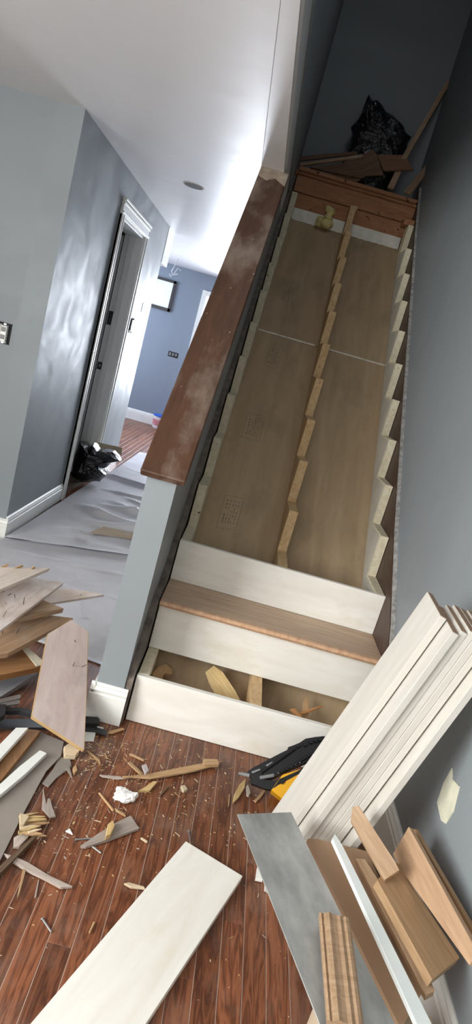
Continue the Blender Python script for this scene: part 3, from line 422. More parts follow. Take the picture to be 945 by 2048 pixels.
('H30', 'wood_splinter', 'upright tan splinter inside the open bottom step', 'splinter', 'splinters inside the open step', 'splint', 0.005, [(0.6495, 0.1148, 0.1191), (0.6723, 0.1157, 0.1165), (0.6729, 0.204, 0.1481), (0.6589, 0.2267, 0.1579), (0.648, 0.1858, 0.1447)]),
('H31', 'wood_splinter', 'orange splinter crossing the upright one inside the open step', 'splinter', 'splinters inside the open step', 'splint_orange', 0.005, [(0.596, 0.0815, 0.1328), (0.6559, 0.1194, 0.1383), (0.7258, 0.1834, 0.1516), (0.7299, 0.1925, 0.1542), (0.6553, 0.1353, 0.1439), (0.5914, 0.0885, 0.1358)]),
('H32', 'wood_splinter', 'small orange flake beside the crossed splinters inside the step', 'splinter', 'splinters inside the open step', 'splint_orange', 0.005, [(0.6281, 0.069, 0.1417), (0.6397, 0.0831, 0.1451), (0.6056, 0.1044, 0.1568), (0.5859, 0.0909, 0.1547)]),
('L1', 'old_plank', 'thin plank lying rearmost on the stair landing', 'board', 'torn boards on the landing', 'oldwood_dark', 0.012, [(-0.0215, 3.211, 2.8465), (0.2979, 3.2109, 2.9693), (0.3898, 3.2098, 3.0002), (0.3801, 3.216, 3.0206), (0.2909, 3.2181, 2.9943), (-0.0343, 3.2203, 2.8778)]),
('L2', 'old_plank', 'thin plank with a pale edge slanting up across the landing', 'board', 'torn boards on the landing', 'oldwood_tan', 0.014, [(-0.001, 3.1889, 2.8137), (0.3394, 3.1562, 2.9396), (0.434, 3.1508, 2.9804), (0.4155, 3.1686, 2.9982), (0.3338, 3.1742, 2.9644), (-0.02, 3.2041, 2.8272)]),
('L3', 'old_plank', 'dark torn board with a pale edge leaning at the middle of the landing', 'board', 'torn boards on the landing', 'oldwood_dark', 0.014, [(0.4412, 3.1212, 2.8375), (0.6138, 3.1199, 2.8897), (0.5234, 3.1771, 3.029), (0.486, 3.1898, 3.0545), (0.3001, 3.1599, 2.9059)]),
('L4', 'old_plank', 'short reddish board in front of the black bag on the landing', 'board', 'torn boards on the landing', 'oldwood_red', 0.014, [(0.6055, 3.1355, 2.9233), (0.8174, 3.1402, 2.9874), (0.7322, 3.2089, 3.088), (0.5305, 3.2101, 3.0372)]),
('L5', 'old_plank', 'dark board lying lowest under the slanting planks on the landing', 'board', 'torn boards on the landing', 'oldwood_dark', 0.014, [(0.2495, 3.0276, 2.7861), (0.4472, 2.9893, 2.7935), (0.4796, 3.0004, 2.8153), (0.3029, 3.1, 2.886), (0.0691, 3.0702, 2.7883)]),
('L6', 'old_plank', 'narrow tan splint at the front edge of the landing pile', 'board', 'torn boards on the landing', 'oldwood_tan', 0.012, [(0.3369, 3.0239, 2.7736), (0.4334, 3.006, 2.7737), (0.4513, 3.0239, 2.7969), (0.4104, 3.0502, 2.8173), (0.2379, 3.0502, 2.7822)]),
('L7', 'trim_pole', 'long slim wood trim standing on the landing against the back wall', 'trim', 'wood trims on the landing', 'oldwood_tan', 0.02, [(0.7159, 3.1984, 3.0719), (0.6666, 3.1031, 2.815), (0.7131, 3.0973, 2.8118), (0.7588, 3.2048, 3.0991), (0.9323, 3.4383, 3.7412), (0.8959, 3.4381, 3.7318)]),
('L8', 'trim_pole', 'shorter trim piece with white paint leaning by the right wall on landing', 'trim', 'wood trims on the landing', 'oldwood_tan', 0.016, [(0.7912, 3.1004, 2.8121), (0.8314, 3.0488, 2.7961), (0.9515, 3.2338, 3.0735), (0.96, 3.3007, 3.1447), (0.9348, 3.3115, 3.134)]),
('NG1', 'magazine', 'black magazine', None, None, 'black_plastic', 0.03, [(0.4817, -0.2307, 0.0427), (0.5402, -0.2179, 0.0632), (0.6239, -0.1774, 0.1114), (0.6865, -0.1484, 0.1463), (0.7162, -0.0979, 0.1938), (0.6915, -0.0948, 0.1923), (0.6612, -0.1003, 0.1826), (0.6313, -0.1071, 0.1718), (0.6132, -0.1208, 0.1572), (0.5764, -0.1349, 0.1392), (0.5763, -0.1428, 0.1325), (0.5515, -0.1543, 0.1187), (0.4689, -0.1992, 0.067), (0.4547, -0.2093, 0.0561)]),
('NG2', 'lower_rail', 'black lower rail', None, None, 'black_plastic', 0.022, [(0.4751, -0.2375, 0.0359), (0.5216, -0.2456, 0.0368), (0.5467, -0.247, 0.0398), (0.5618, -0.2334, 0.0538), (0.6282, -0.1999, 0.0931), (0.7016, -0.1575, 0.1412), (0.6865, -0.1484, 0.1463), (0.6263, -0.19, 0.1012), (0.5532, -0.2242, 0.0601), (0.4799, -0.2234, 0.0485), (0.4681, -0.2294, 0.0415)]),
('NG3', 'body', 'yellow body', None, None, 'yellow_plastic', 0.045, [(0.5559, -0.229, 0.0566), (0.5434, -0.2473, 0.039), (0.5888, -0.2675, 0.0296), (0.6496, -0.2255, 0.0752), (0.6687, -0.1925, 0.1062), (0.6308, -0.187, 0.1044), (0.5726, -0.2062, 0.0785)]),
('NG4', 'slot_cover', 'grey slot cover', None, None, 'grey_plastic', 0.004, [(0.473, -0.2179, 0.0603), (0.497, -0.2069, 0.0735), (0.4928, -0.2034, 0.0757), (0.4669, -0.2134, 0.063)]),
('NG5', 'slot_cover', 'grey slot cover', None, None, 'grey_plastic', 0.004, [(0.5163, -0.1962, 0.0856), (0.5357, -0.1854, 0.0979), (0.5299, -0.1821, 0.0997), (0.5105, -0.1929, 0.0874)]),
('NG6', 'grip_hole', 'black hole', None, None, 'black_plastic', 0.004, [(0.5645, -0.2333, 0.0626), (0.5763, -0.2347, 0.0634), (0.5832, -0.2278, 0.0703), (0.577, -0.2222, 0.074), (0.5613, -0.2261, 0.0681)])]
STAMPS=[[(0.1252, 1.3891, 1.0814), (0.2207, 1.3908, 1.0828), (0.2232, 1.2468, 0.9607), (0.125, 1.2464, 0.9603)], [(0.1272, 0.9431, 0.7031), (0.2221, 0.9491, 0.7082), (0.2183, 0.8008, 0.5823), (0.1282, 0.7911, 0.5741)], [(0.1521, 1.8484, 1.471), (0.2234, 1.8503, 1.4726), (0.2125, 1.6951, 1.341), (0.1399, 1.6957, 1.3414)], [(0.1464, 2.3362, 1.8848), (0.2311, 2.3411, 1.8889), (0.2247, 2.2058, 1.7742), (0.1422, 2.2012, 1.7703)]]

TD = {t[0]: t for t in T}

H, RUN, Z1, W = 0.195, 0.22987, 0.187, 0.893
def ZK(k): return Z1 + (k - 1) * H
SL = H / RUN
XH = -1.06            # hall wall face
YA = 1.41             # front grey wall face
ZC = 2.30             # ceiling
YB = 3.45             # wall behind the landing
XR = 0.913            # right wall face
YF = 7.50             # far wall

# ------------------------------------------------------------------ SETTING: floor
fl = box('floor', (-3.4, -4.5, -0.12), (XR, YF, -0.014), 'subfloor', kind='structure', bv=0)
pw = 0.0575
cache = {}
def plank(x, y0, y1):
    key = round(y1 - y0, 2)
    if key not in cache:
        bm = bmesh.new(); bmesh.ops.create_cube(bm, size=1.0)
        for v in bm.verts: v.co = Vector((v.co.x * key, v.co.y * (pw - 0.0020), (v.co.z - 0.5) * 0.014))
        bmesh.ops.bevel(bm, geom=[e for e in bm.edges if e.verts[0].co.z > -1e-4 and e.verts[1].co.z > -1e-4], offset=0.0007, segments=1, affect='EDGES')
        bmesh.ops.recalc_face_normals(bm, faces=bm.faces[:])
        me = bpy.data.meshes.new('plank'); bm.to_mesh(me); bm.free(); me.materials.append(MAT['floor']); cache[key] = me
    Wm = Matrix.Translation((x, (y0 + y1) / 2, 0)) @ Matrix.Rotation(PI / 2, 4, 'Z')
    link('plank', cache[key], None, Wm, fl)
def run_planks(xa, xb, ya, yb, L):
    n = int(round((xb - xa) / pw))
    for i in range(n):
        x = xa + (i + 0.5) * pw; y = ya
        first = True
        while y < yb - 1e-6:
            l = random.choice(L) * (random.choice((0.4, 0.7, 1.0)) if first else 1); first = False
            e = min(yb, y + l)
            if yb - e < 0.25: e = yb
            plank(x, y, e); y = e
JB = bmesh.new()
def joints(xa, xb, ya, yb):
    n = int(round((xb - xa) / pw))
    for i in range(n + 1):
        x = xa + i * pw; v = [JB.verts.new(p) for p in ((x - 0.0009, ya, -0.0007), (x + 0.0009, ya, -0.0007), (x + 0.0009, yb, -0.0007), (x - 0.0009, yb, -0.0007))]
        w_ = [JB.verts.new(q.co + Vector((0, 0, -0.012))) for q in v]
        JB.faces.new(v); JB.faces.new((v[0], v[3], w_[3], w_[0])); JB.faces.new((v[1], w_[1], w_[2], v[2]))
PX0 = 0.019 - 7 * pw - pw * 8
run_planks(PX0, PX0 + 30 * pw, -1.45, -0.02, (0.7, 1.0, 1.3))
run_planks(PX0 - 11 * pw, PX0, -1.45, 1.40, (1.35, 1.6))
run_planks(PX0, PX0 + 12 * pw, -0.02, 1.30, (0.9, 1.35))
run_planks(-1.06 - 16 * pw, -0.14, 3.55, YF, (1.3, 1.8, 2.4))
run_planks(-1.06, -1.06 + 7 * pw, 2.45, 3.55, (1.1,))

for jj in ((PX0, PX0 + 30 * pw, -1.45, -0.02), (PX0 - 11 * pw, PX0, -1.45, 1.40), (PX0, PX0 + 12 * pw, -0.02, 1.30), (-1.06 - 16 * pw, -0.14, 3.55, YF)): joints(*jj)
from_bm('joint_filler', JB, 'joint', Matrix.Identity(4), fl, kind='stuff')

# ------------------------------------------------------------------ SETTING: walls and ceiling
def wall(name, lo, hi, mat='paint'): return box(name, lo, hi, mat, kind='structure', bv=0)
wall('wall_front', (-2.6, YA, 0), (XH - 0.14, YA + 0.12, ZC))
# hall wall with the door opening: one mesh around the opening
DY0, DY1, DZ = 2.53, 3.29, 2.03
def wall_with_hole(name, x, th, y0, y1, zt, hy0, hy1, hz, mat):
    pts = [(x, y0, 0), (x, hy0, 0), (x, hy0, hz), (x, hy1, hz), (x, hy1, 0), (x, y1, 0), (x, y1, zt), (x, y0, zt)]
    return prism(name, pts, (-th, 0, 0), mat, kind='structure', frame=(0, 1, 0))
WHL = wall_with_hole('wall_hall', XH, 0.14, YA, 4.24, ZC, DY0, DY1, DZ, 'paint')
wall('wall_far', (-3.4, YF, 0), (XR, YF + 0.12, ZC), 'paint_bluelit')
wall('wall_room_left', (-3.4, 4.12, 0), (XH - 0.14, 4.24, ZC), 'paint_bluelit')
wall('wall_far_left', (-3.5, 4.24, 0), (-3.4, YF, ZC), 'paint_bluelit')
wall('wall_right', (XR, -4.5, -0.12), (XR + 0.12, YF, 5.0))
wall('wall_stair_back', (-0.13, YB, 0.0), (XR, YB + 0.1, 5.0))
wall('wall_dining_left', (-2.7, -4.5, 0), (-2.6, YA, ZC), 'white_trim')  # this wall and the back one are unseen, made white to bounce more fill
wall('wall_back', (-2.6, -4.6, 0), (XR, -4.5, ZC), 'white_trim')
# room behind the hall door
wall('wall_closet_back', (-2.5, 1.54, 0), (-2.4, 4.1, ZC), 'closet')
wall('wall_closet_far', (-2.4, 3.70, 0), (-1.21, 3.80, ZC), 'closet')
# ceiling slabs: hall and dining room, open over the stairwell
prism('ceiling', [(-3.5, -4.6, ZC), (XR, -4.6, ZC), (XR, -0.35, ZC), (-0.03, -0.35, ZC), (-0.03, YB, ZC), (-0.03, YB + 0.1, ZC), (XR, YB + 0.1, ZC), (XR, YF, ZC), (-3.5, YF, ZC)], (0, 0, 0.22), 'ceiling', kind='structure', frame=(1, 0, 0))
box('ceiling_upstairs', (-0.13, -0.5, 5.0), (XR, YB + 0.1, 5.1), 'ceiling', kind='structure', bv=0)
wall('wall_stair_front', (-0.13, -0.5, ZC + 0.22), (XR, -0.35, 5.0))
# knee wall between hall and stairs, rising with the stairs to the ceiling
cz0 = 0.923
ytop = -0.056 + (ZC - cz0) / SL
prism('wall_knee', [(-0.03, -0.056, 0), (-0.03, YB, 0), (-0.03, YB, ZC), (-0.03, ytop, ZC), (-0.03, -0.056, cz0)], (-0.10, 0, 0), 'paint', kind='structure', frame=(0, 1, 0))
box('wall_stair_left', (-0.13, ytop - 0.02 - 1.75, ZC + 0.2205), (-0.02, YB, 5.0), 'paint', kind='structure', bv=0)
# the lip between the ceiling edge and the stairwell wall
prism('trim_1', [(-0.155, ytop + 0.03, ZC - 0.001), (-0.022, ytop + 0.01, ZC + 0.022), (-0.022, -0.34, ZC + 0.022), (-0.075, -0.34, ZC - 0.001)], (0.0, 0, 0.05), 'ceiling', kind='structure', frame=(0, 1, 0))
# stained cap on the knee wall
dv = Vector((0, 1, SL)).normalized(); nv = Vector((0, -SL, 1)).normalized()
a0 = Vector((0, -0.072, cz0 - 0.012))
Lc = (ZC - a0.z) / dv.z - 0.03
capw = []
for yy, zz in ((0, 0), (0, 0.028),): pass
cap = prism('trim_2', [Vector((-0.152, 0, 0)) + a0 + dv * 0, Vector((-0.002, 0, 0)) + a0, Vector((-0.002, 0, 0)) + a0 + dv * Lc, Vector((-0.152, 0, 0)) + a0 + dv * Lc], nv * 0.03, 'cap', kind='structure', bv=0.004, frame=dv)
prism('trim_5', [Vector((-0.150, 0, 0)) + a0 + dv * (Lc - 0.10) + nv * 0.0302, Vector((-0.10, 0, 0)) + a0 + dv * (Lc - 0.13) + nv * 0.0302, Vector((-0.06, 0, 0)) + a0 + dv * (Lc - 0.09) + nv * 0.0302, Vector((-0.003, 0, 0)) + a0 + dv * (Lc - 0.14) + nv * 0.0302, Vector((-0.003, 0, 0)) + a0 + dv * (Lc - 0.01) + nv * 0.0302, Vector((-0.150, 0, 0)) + a0 + dv * (Lc - 0.01) + nv * 0.0302], nv * 0.002, 'plaster_tan', kind='structure', frame=dv)
cap['label'] = 'red-brown stained cap board with worn scuffs'
# bare plaster band above the stairs on the knee wall
pts = []
for i in range(26):
    y = -0.05 + i * 0.12
    pts.append((-0.0295, y, max(0.02, SL * y + 0.17 + 0.05 * noise.noise(Vector((y * 3, 1, 0))) + (0.05 if y < 0.2 else 0))))
low = [(-0.0295, pts[-1][1], pts[-1][2] - 0.42), (-0.0295, 0.25, 0.0), (-0.0295, -0.05, 0.0)]
prism('trim_3', pts + low, (0.024, 0, 0), 'plaster', kind='structure', frame=(0, 1, SL))
# baseboards: profile extruded along a line
def baseboard(name, p, q, nrm, h=0.135, th=0.016, mat='white_trim'):
    p = Vector(p); q = Vector(q); nrm = Vector(nrm)
    prof = [(0, 0), (th, 0), (th, h - 0.040), (th - 0.003, h - 0.036), (th - 0.003, h - 0.030), (th - 0.001, h - 0.024), (th - 0.007, h - 0.012), (th - 0.006, h - 0.007), (0.004, h), (0, h)]
    return prism(name, [p + nrm * a + Vector((0, 0, b)) for a, b in prof], q - p, mat, kind='structure', frame=nrm)
baseboard('baseboard_hall', (XH, YA, 0), (XH, 2.44, 0), (1, 0, 0), 0.125)
baseboard('baseboard_hall_end', (XH, 3.385, 0), (XH, 4.24, 0), (1, 0, 0), 0.125)
baseboard('baseboard_front', (-3.4, YA, 0), (XH + 0.016, YA, 0), (0, -1, 0), 0.11)
baseboard('baseboard_far', (-3.4, YF, 0), (-1.02, YF, 0), (0, -1, 0), 0.16, 0.018)
baseboard('baseboard_post', (-0.146, -0.056, 0), (-0.012, -0.056, 0), (0, -1, 0), 0.142, 0.017)
baseboard('baseboard_knee', (-0.13, -0.070, 0), (-0.13, 3.4, 0), (-1, 0, 0), 0.142, 0.015)
baseboard('baseboard_right', (XR, -4.4, 0), (XR, -0.10, 0), (-1, 0, 0), 0.165, 0.017)
# hall doorway: jambs, stops, casing with a moulded head
dr = empty('door_1', (XH, (DY0 + DY1) / 2, 0)); dr['kind'] = 'structure'
box('jamb', (XH - 0.142, DY1 - 0.02, 0), (XH + 0.002, DY1 + 0.001, DZ), 'jamb', dr)
box('jamb', (XH - 0.142, DY0 - 0.001, 0), (XH + 0.002, DY0 + 0.02, DZ), 'jamb', dr)
box('head_jamb', (XH - 0.142, DY0, DZ - 0.02), (XH + 0.002, DY1, DZ + 0.001), 'jamb', dr)
box('door_stop', (XH - 0.095, DY1 - 0.033, 0), (XH - 0.055, DY1 - 0.02, DZ - 0.02), 'jamb', dr)
box('door_stop', (XH - 0.095, DY0 + 0.02, 0), (XH - 0.055, DY0 + 0.033, DZ - 0.02), 'jamb', dr)
for z in (0.93, 1.30):
    s = box('strike_plate', (XH - 0.138, DY1 - 0.0225, z), (XH - 0.102, DY1 - 0.0195, z + (0.062 if z < 1 else 0.11)), 'black_steel', dr)
    if z < 1: box('latch_hole', (XH - 0.126, DY1 - 0.0235, z + 0.022), (XH - 0.112, DY1 - 0.0224, z + 0.042), 'steel', dr)
def casing_v(y0, y1):
    for (ya, yb, t) in ((0, 1, 0.016), (0.0, 0.18, 0.024), (0.78, 0.9, 0.020)):
        box('casing', (XH, y0 + (y1 - y0) * ya, 0), (XH + t, y0 + (y1 - y0) * yb, DZ + 0.0), 'white_trim', dr)
casing_v(DY0 - 0.085, DY0); casing_v(DY1 + 0.085, DY1)
box('head_casing', (XH, DY0 - 0.085, DZ), (XH + 0.017, DY1 + 0.085, DZ + 0.085), 'white_trim', dr)
box('head_moulding', (XH, DY0 - 0.095, DZ + 0.085), (XH + 0.032, DY1 + 0.095, DZ + 0.10), 'white_trim', dr)
box('head_moulding', (XH, DY0 - 0.09, DZ + 0.062), (XH + 0.025, DY1 + 0.09, DZ + 0.078), 'white_trim', dr)
box('head_moulding', (XH, DY0 - 0.09, DZ + 0.006), (XH + 0.027, DY1 + 0.09, DZ + 0.020), 'white_trim', dr)
box('door_panel', (XH - 0.80, DY1 + 0.02, 0.01), (XH - 0.16, DY1 + 0.055, DZ - 0.03), 'jamb', dr)
# white soffit box past the hall wall end
box('trim_4', (-1.62, 4.24, 1.97), (XH + 0.004, 4.56, ZC), 'white_trim', kind='structure')
# far window with dark frame and frosted pane, and the bright far glass door
w1 = empty('window_1', (-1.53, YF, 1.65)); w1['kind'] = 'structure'
wx0, wx1, wz0, wz1 = -1.74, -1.395, 1.655, 2.085
for lo, hi in (((wx0, wz1 - 0.032), (wx1, wz1)), ((wx0, wz0), (wx1, wz0 + 0.045)), ((wx0, wz0), (wx0 + 0.032, wz1)), ((wx1 - 0.036, wz0), (wx1, wz1))):
    box('window_frame', (lo[0], YF - 0.03, lo[1]), (hi[0], YF, hi[1]), 'window_frame', w1)
box('pane', (wx0 + 0.03, YF - 0.012, wz0 + 0.04), (wx1 - 0.03, YF - 0.004, wz1 - 0.03), 'frost_pane', w1, bv=0)
d2 = empty('door_2', (-0.52, YF, 0)); d2['kind'] = 'structure'
box('door_frame', (-1.0, YF - 0.03, 0), (-0.93, YF, 2.08), 'white_trim', d2)
box('door_frame', (0.60, YF - 0.03, 0), (0.67, YF, 2.08), 'white_trim', d2)
box('door_frame', (-0.93, YF - 0.03, 2.01), (0.60, YF, 2.08), 'white_trim', d2)
box('door_frame', (-0.19, YF - 0.03, 0), (-0.14, YF, 2.01), 'white_trim', d2)
box('pane', (-0.93, YF - 0.02, 0.02), (0.60, YF - 0.008, 2.01), 'day_pane', d2, bv=0)

# ------------------------------------------------------------------ STAIRCASE
st = empty('staircase', (W / 2, 0, 0))
tag(st, 'stripped wooden staircase with sawtooth carriages, three white risers and one oak tread', 'staircase')
def carriage(name, x0, x1, mat, label, jag=0.0, seed=0, top=13):
    rnd = random.Random(seed)
    pts = [(0.0, 0.0)]
    for k in range(1, top + 1):
        y = (k - 1) * RUN
        pts.append((y, ZK(k) + (rnd.uniform(-jag, jag * 0.3) if k > 3 else 0)))
        yy = k * RUN
        if k < top: pts.append((yy + (rnd.uniform(-jag, jag) if k > 3 else 0), ZK(k) - (rnd.uniform(0, jag) if k > 3 else 0)))
    ye = (top - 1) * RUN + 0.12
    pts.append((ye, ZK(top)))
    off = -0.095
    pts.append((ye, SL * ye + off)); pts.append((-off / SL + 0.004, 0.0))
    p3 = [(x0, y, z) for y, z in pts]
    o = prism(name, p3, (x1 - x0, 0, 0), mat, st, frame=(0, 1, SL), bv=0.0012)
    o['label'] = label; return o
carriage('carriage', 0.002, 0.042, 'carriage', 'cream painted left carriage', 0.006, 2)
carriage('carriage', 0.425, 0.467, 'carriage_mid', 'orange rough-sawn middle carriage', 0.012, 5)
carriage('carriage', 0.853, 0.891, 'carriage', 'cream right carriage with clean teeth', 0.003, 8)
# painted inner face of the right carriage
pf = [(0.8525, -0.095 / -SL + 0.01 if False else 0.125, 0.012)]
yy = [0.125, 2.86]
side = []
for k in range(1, 13):
    side.append((0.8528, (k - 1) * RUN + 0.012, ZK(k) - 0.01)); side.append((0.8528, k * RUN + 0.006, ZK(k) - 0.01))
side = [s for s in side if s[1] > 0.0]
prism('carriage_side', side + [(0.8528, 12 * RUN, SL * 12 * RUN - 0.092), (0.8528, 0.135, 0.02)], (-0.0015, 0, 0), 'carriage_side', st, frame=(0, 1, SL))
RB = 0.0217
def riser(z0, z1, y, lab):
    o = box('riser', (0.0, y - RB, z0), (W, y - 0.001, z1), 'riser_white', st, bv=0.0015); o['label'] = lab
riser(0.001, Z1, 0.0, 'lowest white riser standing on the floor')
riser(Z1 + 0.002, ZK(2) - 0.002, RUN, 'white riser under the oak tread')
riser(ZK(2) + 0.018, ZK(3), 2 * RUN, 'highest white riser')
# oak tread with a rounded nosing
tr = box('tread', (0.0, RUN - RB - 0.006, ZK(2)), (W, 2 * RUN - RB - 0.0005, ZK(2) + 0.0185), 'tread', st, bv=0.001)
ny = RUN - RB - 0.006; nz = ZK(2)
prof = [(ny, nz), (ny - 0.016, nz), (ny - 0.022, nz + 0.003), (ny - 0.0255, nz + 0.0075), (ny - 0.0255, nz + 0.011), (ny - 0.022, nz + 0.0155), (ny - 0.016, nz + 0.0185), (ny, nz + 0.0185)]
prism('nosing', [(0.0, y, z - 0.004 if z == nz else z) for y, z in prof], (W, 0, 0), 'tread_nose', st, frame=(0, 1, 0))
# sloping soffit panels under the carriages, with seam batten and trade stamps
def soffit(y0, y1, x0, x1):
    off = -0.100
    return prism('soffit_panel', [(x0, y0, SL * y0 + off), (x1, y0, SL * y0 + off), (x1, y1, SL * y1 + off), (x0, y1, SL * y1 + off)], nv * -0.012, 'panel', st, frame=(0, 1, SL))
PL = soffit(0.122, 1.918, 0.002, 0.446); PR = soffit(0.122, 1.918, 0.448, 0.891)
PLu = soffit(1.925, 2.96, 0.002, 0.446); PRu = soffit(1.925, 2.96, 0.448, 0.891)
for xa, xb in ((0.045, 0.405), (0.47, 0.852)):
    yb = 1.921; zb = SL * yb - 0.098
    prism('batten', [Vector((xa, yb, zb)) - dv * 0.006, Vector((xb, yb, zb)) - dv * 0.006, Vector((xb, yb, zb)) + dv * 0.006, Vector((xa, yb, zb)) + dv * 0.006], nv * 0.004, 'batten', st)
def stamp(q, par):
    q = [Vector(p) for p in q]; bm = bmesh.new(); o = q[0]
    def strip(a, b, w):
        d = (b - a).normalized(); s = nv.cross(d).normalized() * w / 2
        f = [bm.verts.new(p - o + nv * -0.0022) for p in (a - s, b - s, b + s, a + s)]; bm.faces.new(f)
    for i in range(4): strip(q[i], q[(i + 1) % 4], 0.0022)
    for fr in (0.22, 0.38, 0.54, 0.68, 0.82):
        a = q[0].lerp(q[1], fr); b = q[3].lerp(q[2], fr); s0 = 0.12
        nseg = 7
        for k in range(nseg):
            if random.random() < 0.25: continue
            t0 = s0 + (0.76 / nseg) * k; strip(a.lerp(b, t0), a.lerp(b, t0 + 0.76 / nseg * random.uniform(0.4, 0.85)), 0.004 if fr != 0.22 else 0.007)
    me = bpy.data.meshes.new('grade_stamp'); bm.to_mesh(me); bm.free()
    link('grade_stamp', me, 'stamp', Matrix.Translation(o), par)
for i, q in enumerate(STAMPS): stamp(q, PLu if i == 3 else PL)
# ledger strip, landing header, landing boards and nosing
rag = [(x, 2.925, 2.385 + 0.006 * noise.noise(Vector((x * 60, 0, 0))) + 0.004 * noise.noise(Vector((x * 190, 3, 0)))) for x in [0.853 - i * 0.811 / 60 for i in range(61)]]
lg = prism('ledger', [(0.042, 2.925, 2.466), (0.853, 2.925, 2.466)] + rag, (0, 0.02, 0), 'ledger', st)
lg['label'] = 'white strip with a ragged lower edge'
box('header', (0.0, 2.955, 2.44), (W, 2.995, 2.575), 'header', st, bv=0.003)
box('header', (0.0, 2.948, 2.577), (W, 2.995, 2.69), 'header', st, bv=0.003)
box('landing_nosing', (0.0, 2.925, 2.712), (W, 3.02, 2.740), 'header', st, bv=0.006)
box('landing_nosing', (0.0, 2.938, 2.690), (W, 2.995, 2.7118), 'header', st, bv=0.004)
ld = box('landing_floor', (-0.018, 3.0205, 2.70), (0.911, YB - 0.001, 2.738), 'header', st, bv=0.001)
box('block', (0.425, 2.80, ZK(13) + 0.001), (0.478, 2.92, ZK(13) + 0.03), 'carriage_mid', st, bv=0.003)
box('block', (0.82, 2.79, ZK(13) + 0.002), (0.892, 2.92, ZK(13) + 0.042), 'header', st, bv=0.003)
bm = bmesh.new()
for (x, y, z, r) in ((-0.03, 0, -0.01, 0.034), (0.012, -0.008, -0.015, 0.036), (0.04, 0, -0.005, 0.028), (0.02, 0.004, 0.035, 0.032), (0.03, 0.006, 0.072, 0.030), (0.005, 0.008, 0.085, 0.024)):
    g_ = bmesh.ops.create_icosphere(bm, subdivisions=3, radius=r)
    for v in g_['verts']:
        v.co = v.co * (1 + 0.35 * noise.noise(v.co * 45 + Vector((x * 90, 0, z * 90)))) + Vector((x, y, z))
fo = from_bm('foam_blob', bm, 'foam', Matrix.Translation((0.28, 2.895, 2.425)), st, smooth=True)
fo['label'] = 'yellow lump of expanding foam'
# right skirt board following the stairs
sk = [(0.02, 0.0), (-0.06, 0.0), (-0.06, 0.26), (0.06, 0.345), (0.272, 0.527), (0.673, 0.815), (1.262, 1.290), (1.908, 1.826), (2.612, 2.413), (3.114, 2.862), (3.114, 2.55)]
o = prism('skirt_board', [(W + 0.0003, y, z) for y, z in sk], (0.0145, 0, 0), 'skirt', st, frame=(0, 1, SL)); o['label'] = 'dark brown skirt board along the grey wall'
edge = sk[2:10]
for_c = [(W + 0.004, y, z + 0.0005) for y, z in edge] + [(W + 0.004, y, z + 0.012 + 0.006 * noise.noise(Vector((y * 9, 0, 0)))) for y, z in edge[::-1]]
prism('caulk_edge', for_c, (0.0155, 0, 0), 'caulk', st, frame=(0, 1, SL))

# ------------------------------------------------------------------ flat pieces from the table
def piece(key, parent=None, mats=None):
    k, name, label, cat, group, mat, th, poly = TD[key]
    o = slab(name, poly, th, mats or mat, parent)
    if parent is None: tag(o, label, cat, group)
    elif label: o['label'] = label
    return o
def nails_on(o, poly, n, seed, h=(0.015, 0.035), up=True):
    rnd = random.Random(seed); P = [Vector(p) for p in poly]; nn = Vector()
    for i in range(len(P)): nn += P[i].cross(P[(i + 1) % len(P)])
    nn.normalize(); c = sum(P, Vector()) / len(P)
    for i in range(n):
        a = P[rnd.randrange(len(P))]; b = P[rnd.randrange(len(P))]
        p = c.lerp(a.lerp(b, 0.5), rnd.uniform(0.3, 0.8)); d = (nn + Vector((rnd.uniform(-.6, .6), rnd.uniform(-.6, .6), 0))).normalized()
        if up: bar('nail', p - nn * 0.002, p + d * rnd.uniform(*h), 0.0013, 'nail', o, 5)
        else: bar('nail', p - nn * 0.016, p - nn * 0.016 - d * rnd.uniform(0.04, 0.06), 0.0014, 'steel', o, 5)
for key, n in (('P1', 0), ('P2', 6), ('P3', 2), ('P4', 1), ('P5', 4), ('P6', 0), ('P7', 0), ('P8', 3), ('O1', 0), ('W1', 0), ('W2', 0), ('W3', 0), ('G1', 0), ('fr1', 0), ('fr2', 0), ('fr3', 0), ('fr4', 0)):
    o = piece(key)
    if n: nails_on(o, TD[key][7], n, len(key) * 7 + n)
    if key == 'P5': nails_on(o, TD[key][7], 3, 4, up=False)
    if key == 'P6': piece('P6s', o)
    if key == 'P8':
        nails_on(o, TD[key][7], 2, 9, up=False)
        P = [Vector(p) for p in TD['P8'][7]]
        nn = sum((P[i].cross(P[(i + 1) % 6]) for i in range(6)), Vector()).normalized()
        for i in range(6):
            a, b = P[i], P[(i + 1) % 6]; e = (b - a); out = e.cross(nn).normalized()
            if (b - a).length > 0.10:
                prism('ply_edge', [a + out * 0.0002, b + out * 0.0002, b + out * 0.0002 - nn * 0.0155, a + out * 0.0002 - nn * 0.0155], out * 0.0012, 'ply_edge', o)
for key in [t[0] for t in T if t[0][0] == 'S' and t[0][1:2].isdigit()] + ['H1', 'H2', 'H30', 'H31', 'H32'] + ['L%d' % i for i in range(1, 9)] + ['PT0', 'PT1', 'PT2']:
    piece(key)
for i in range(4):
    k, name, label, cat, group, mat, th, poly = TD['nail%d' % i]
    o = bar(name, poly[0], poly[1], th, mat, None, 6); tag(o, label, cat, group)
    bar('nail_head', Vector(poly[0]), Vector(poly[0]) + (Vector(poly[1]) - Vector(poly[0])).normalized() * 0.002, 0.0042, mat, o, 8)
ch = empty('splintered_chunk', (-0.135, -0.65, 0.0)); tag(ch, 'yellow wood chunk torn into thin fibres beside the grey underlay sheet', 'wood scrap')
for key in [t[0] for t in T if t[0][:2] == 'SY']:
    k, name, label, cat, group, mat, th, poly = TD[key]
    slab('sliver', poly, th, mat, ch)
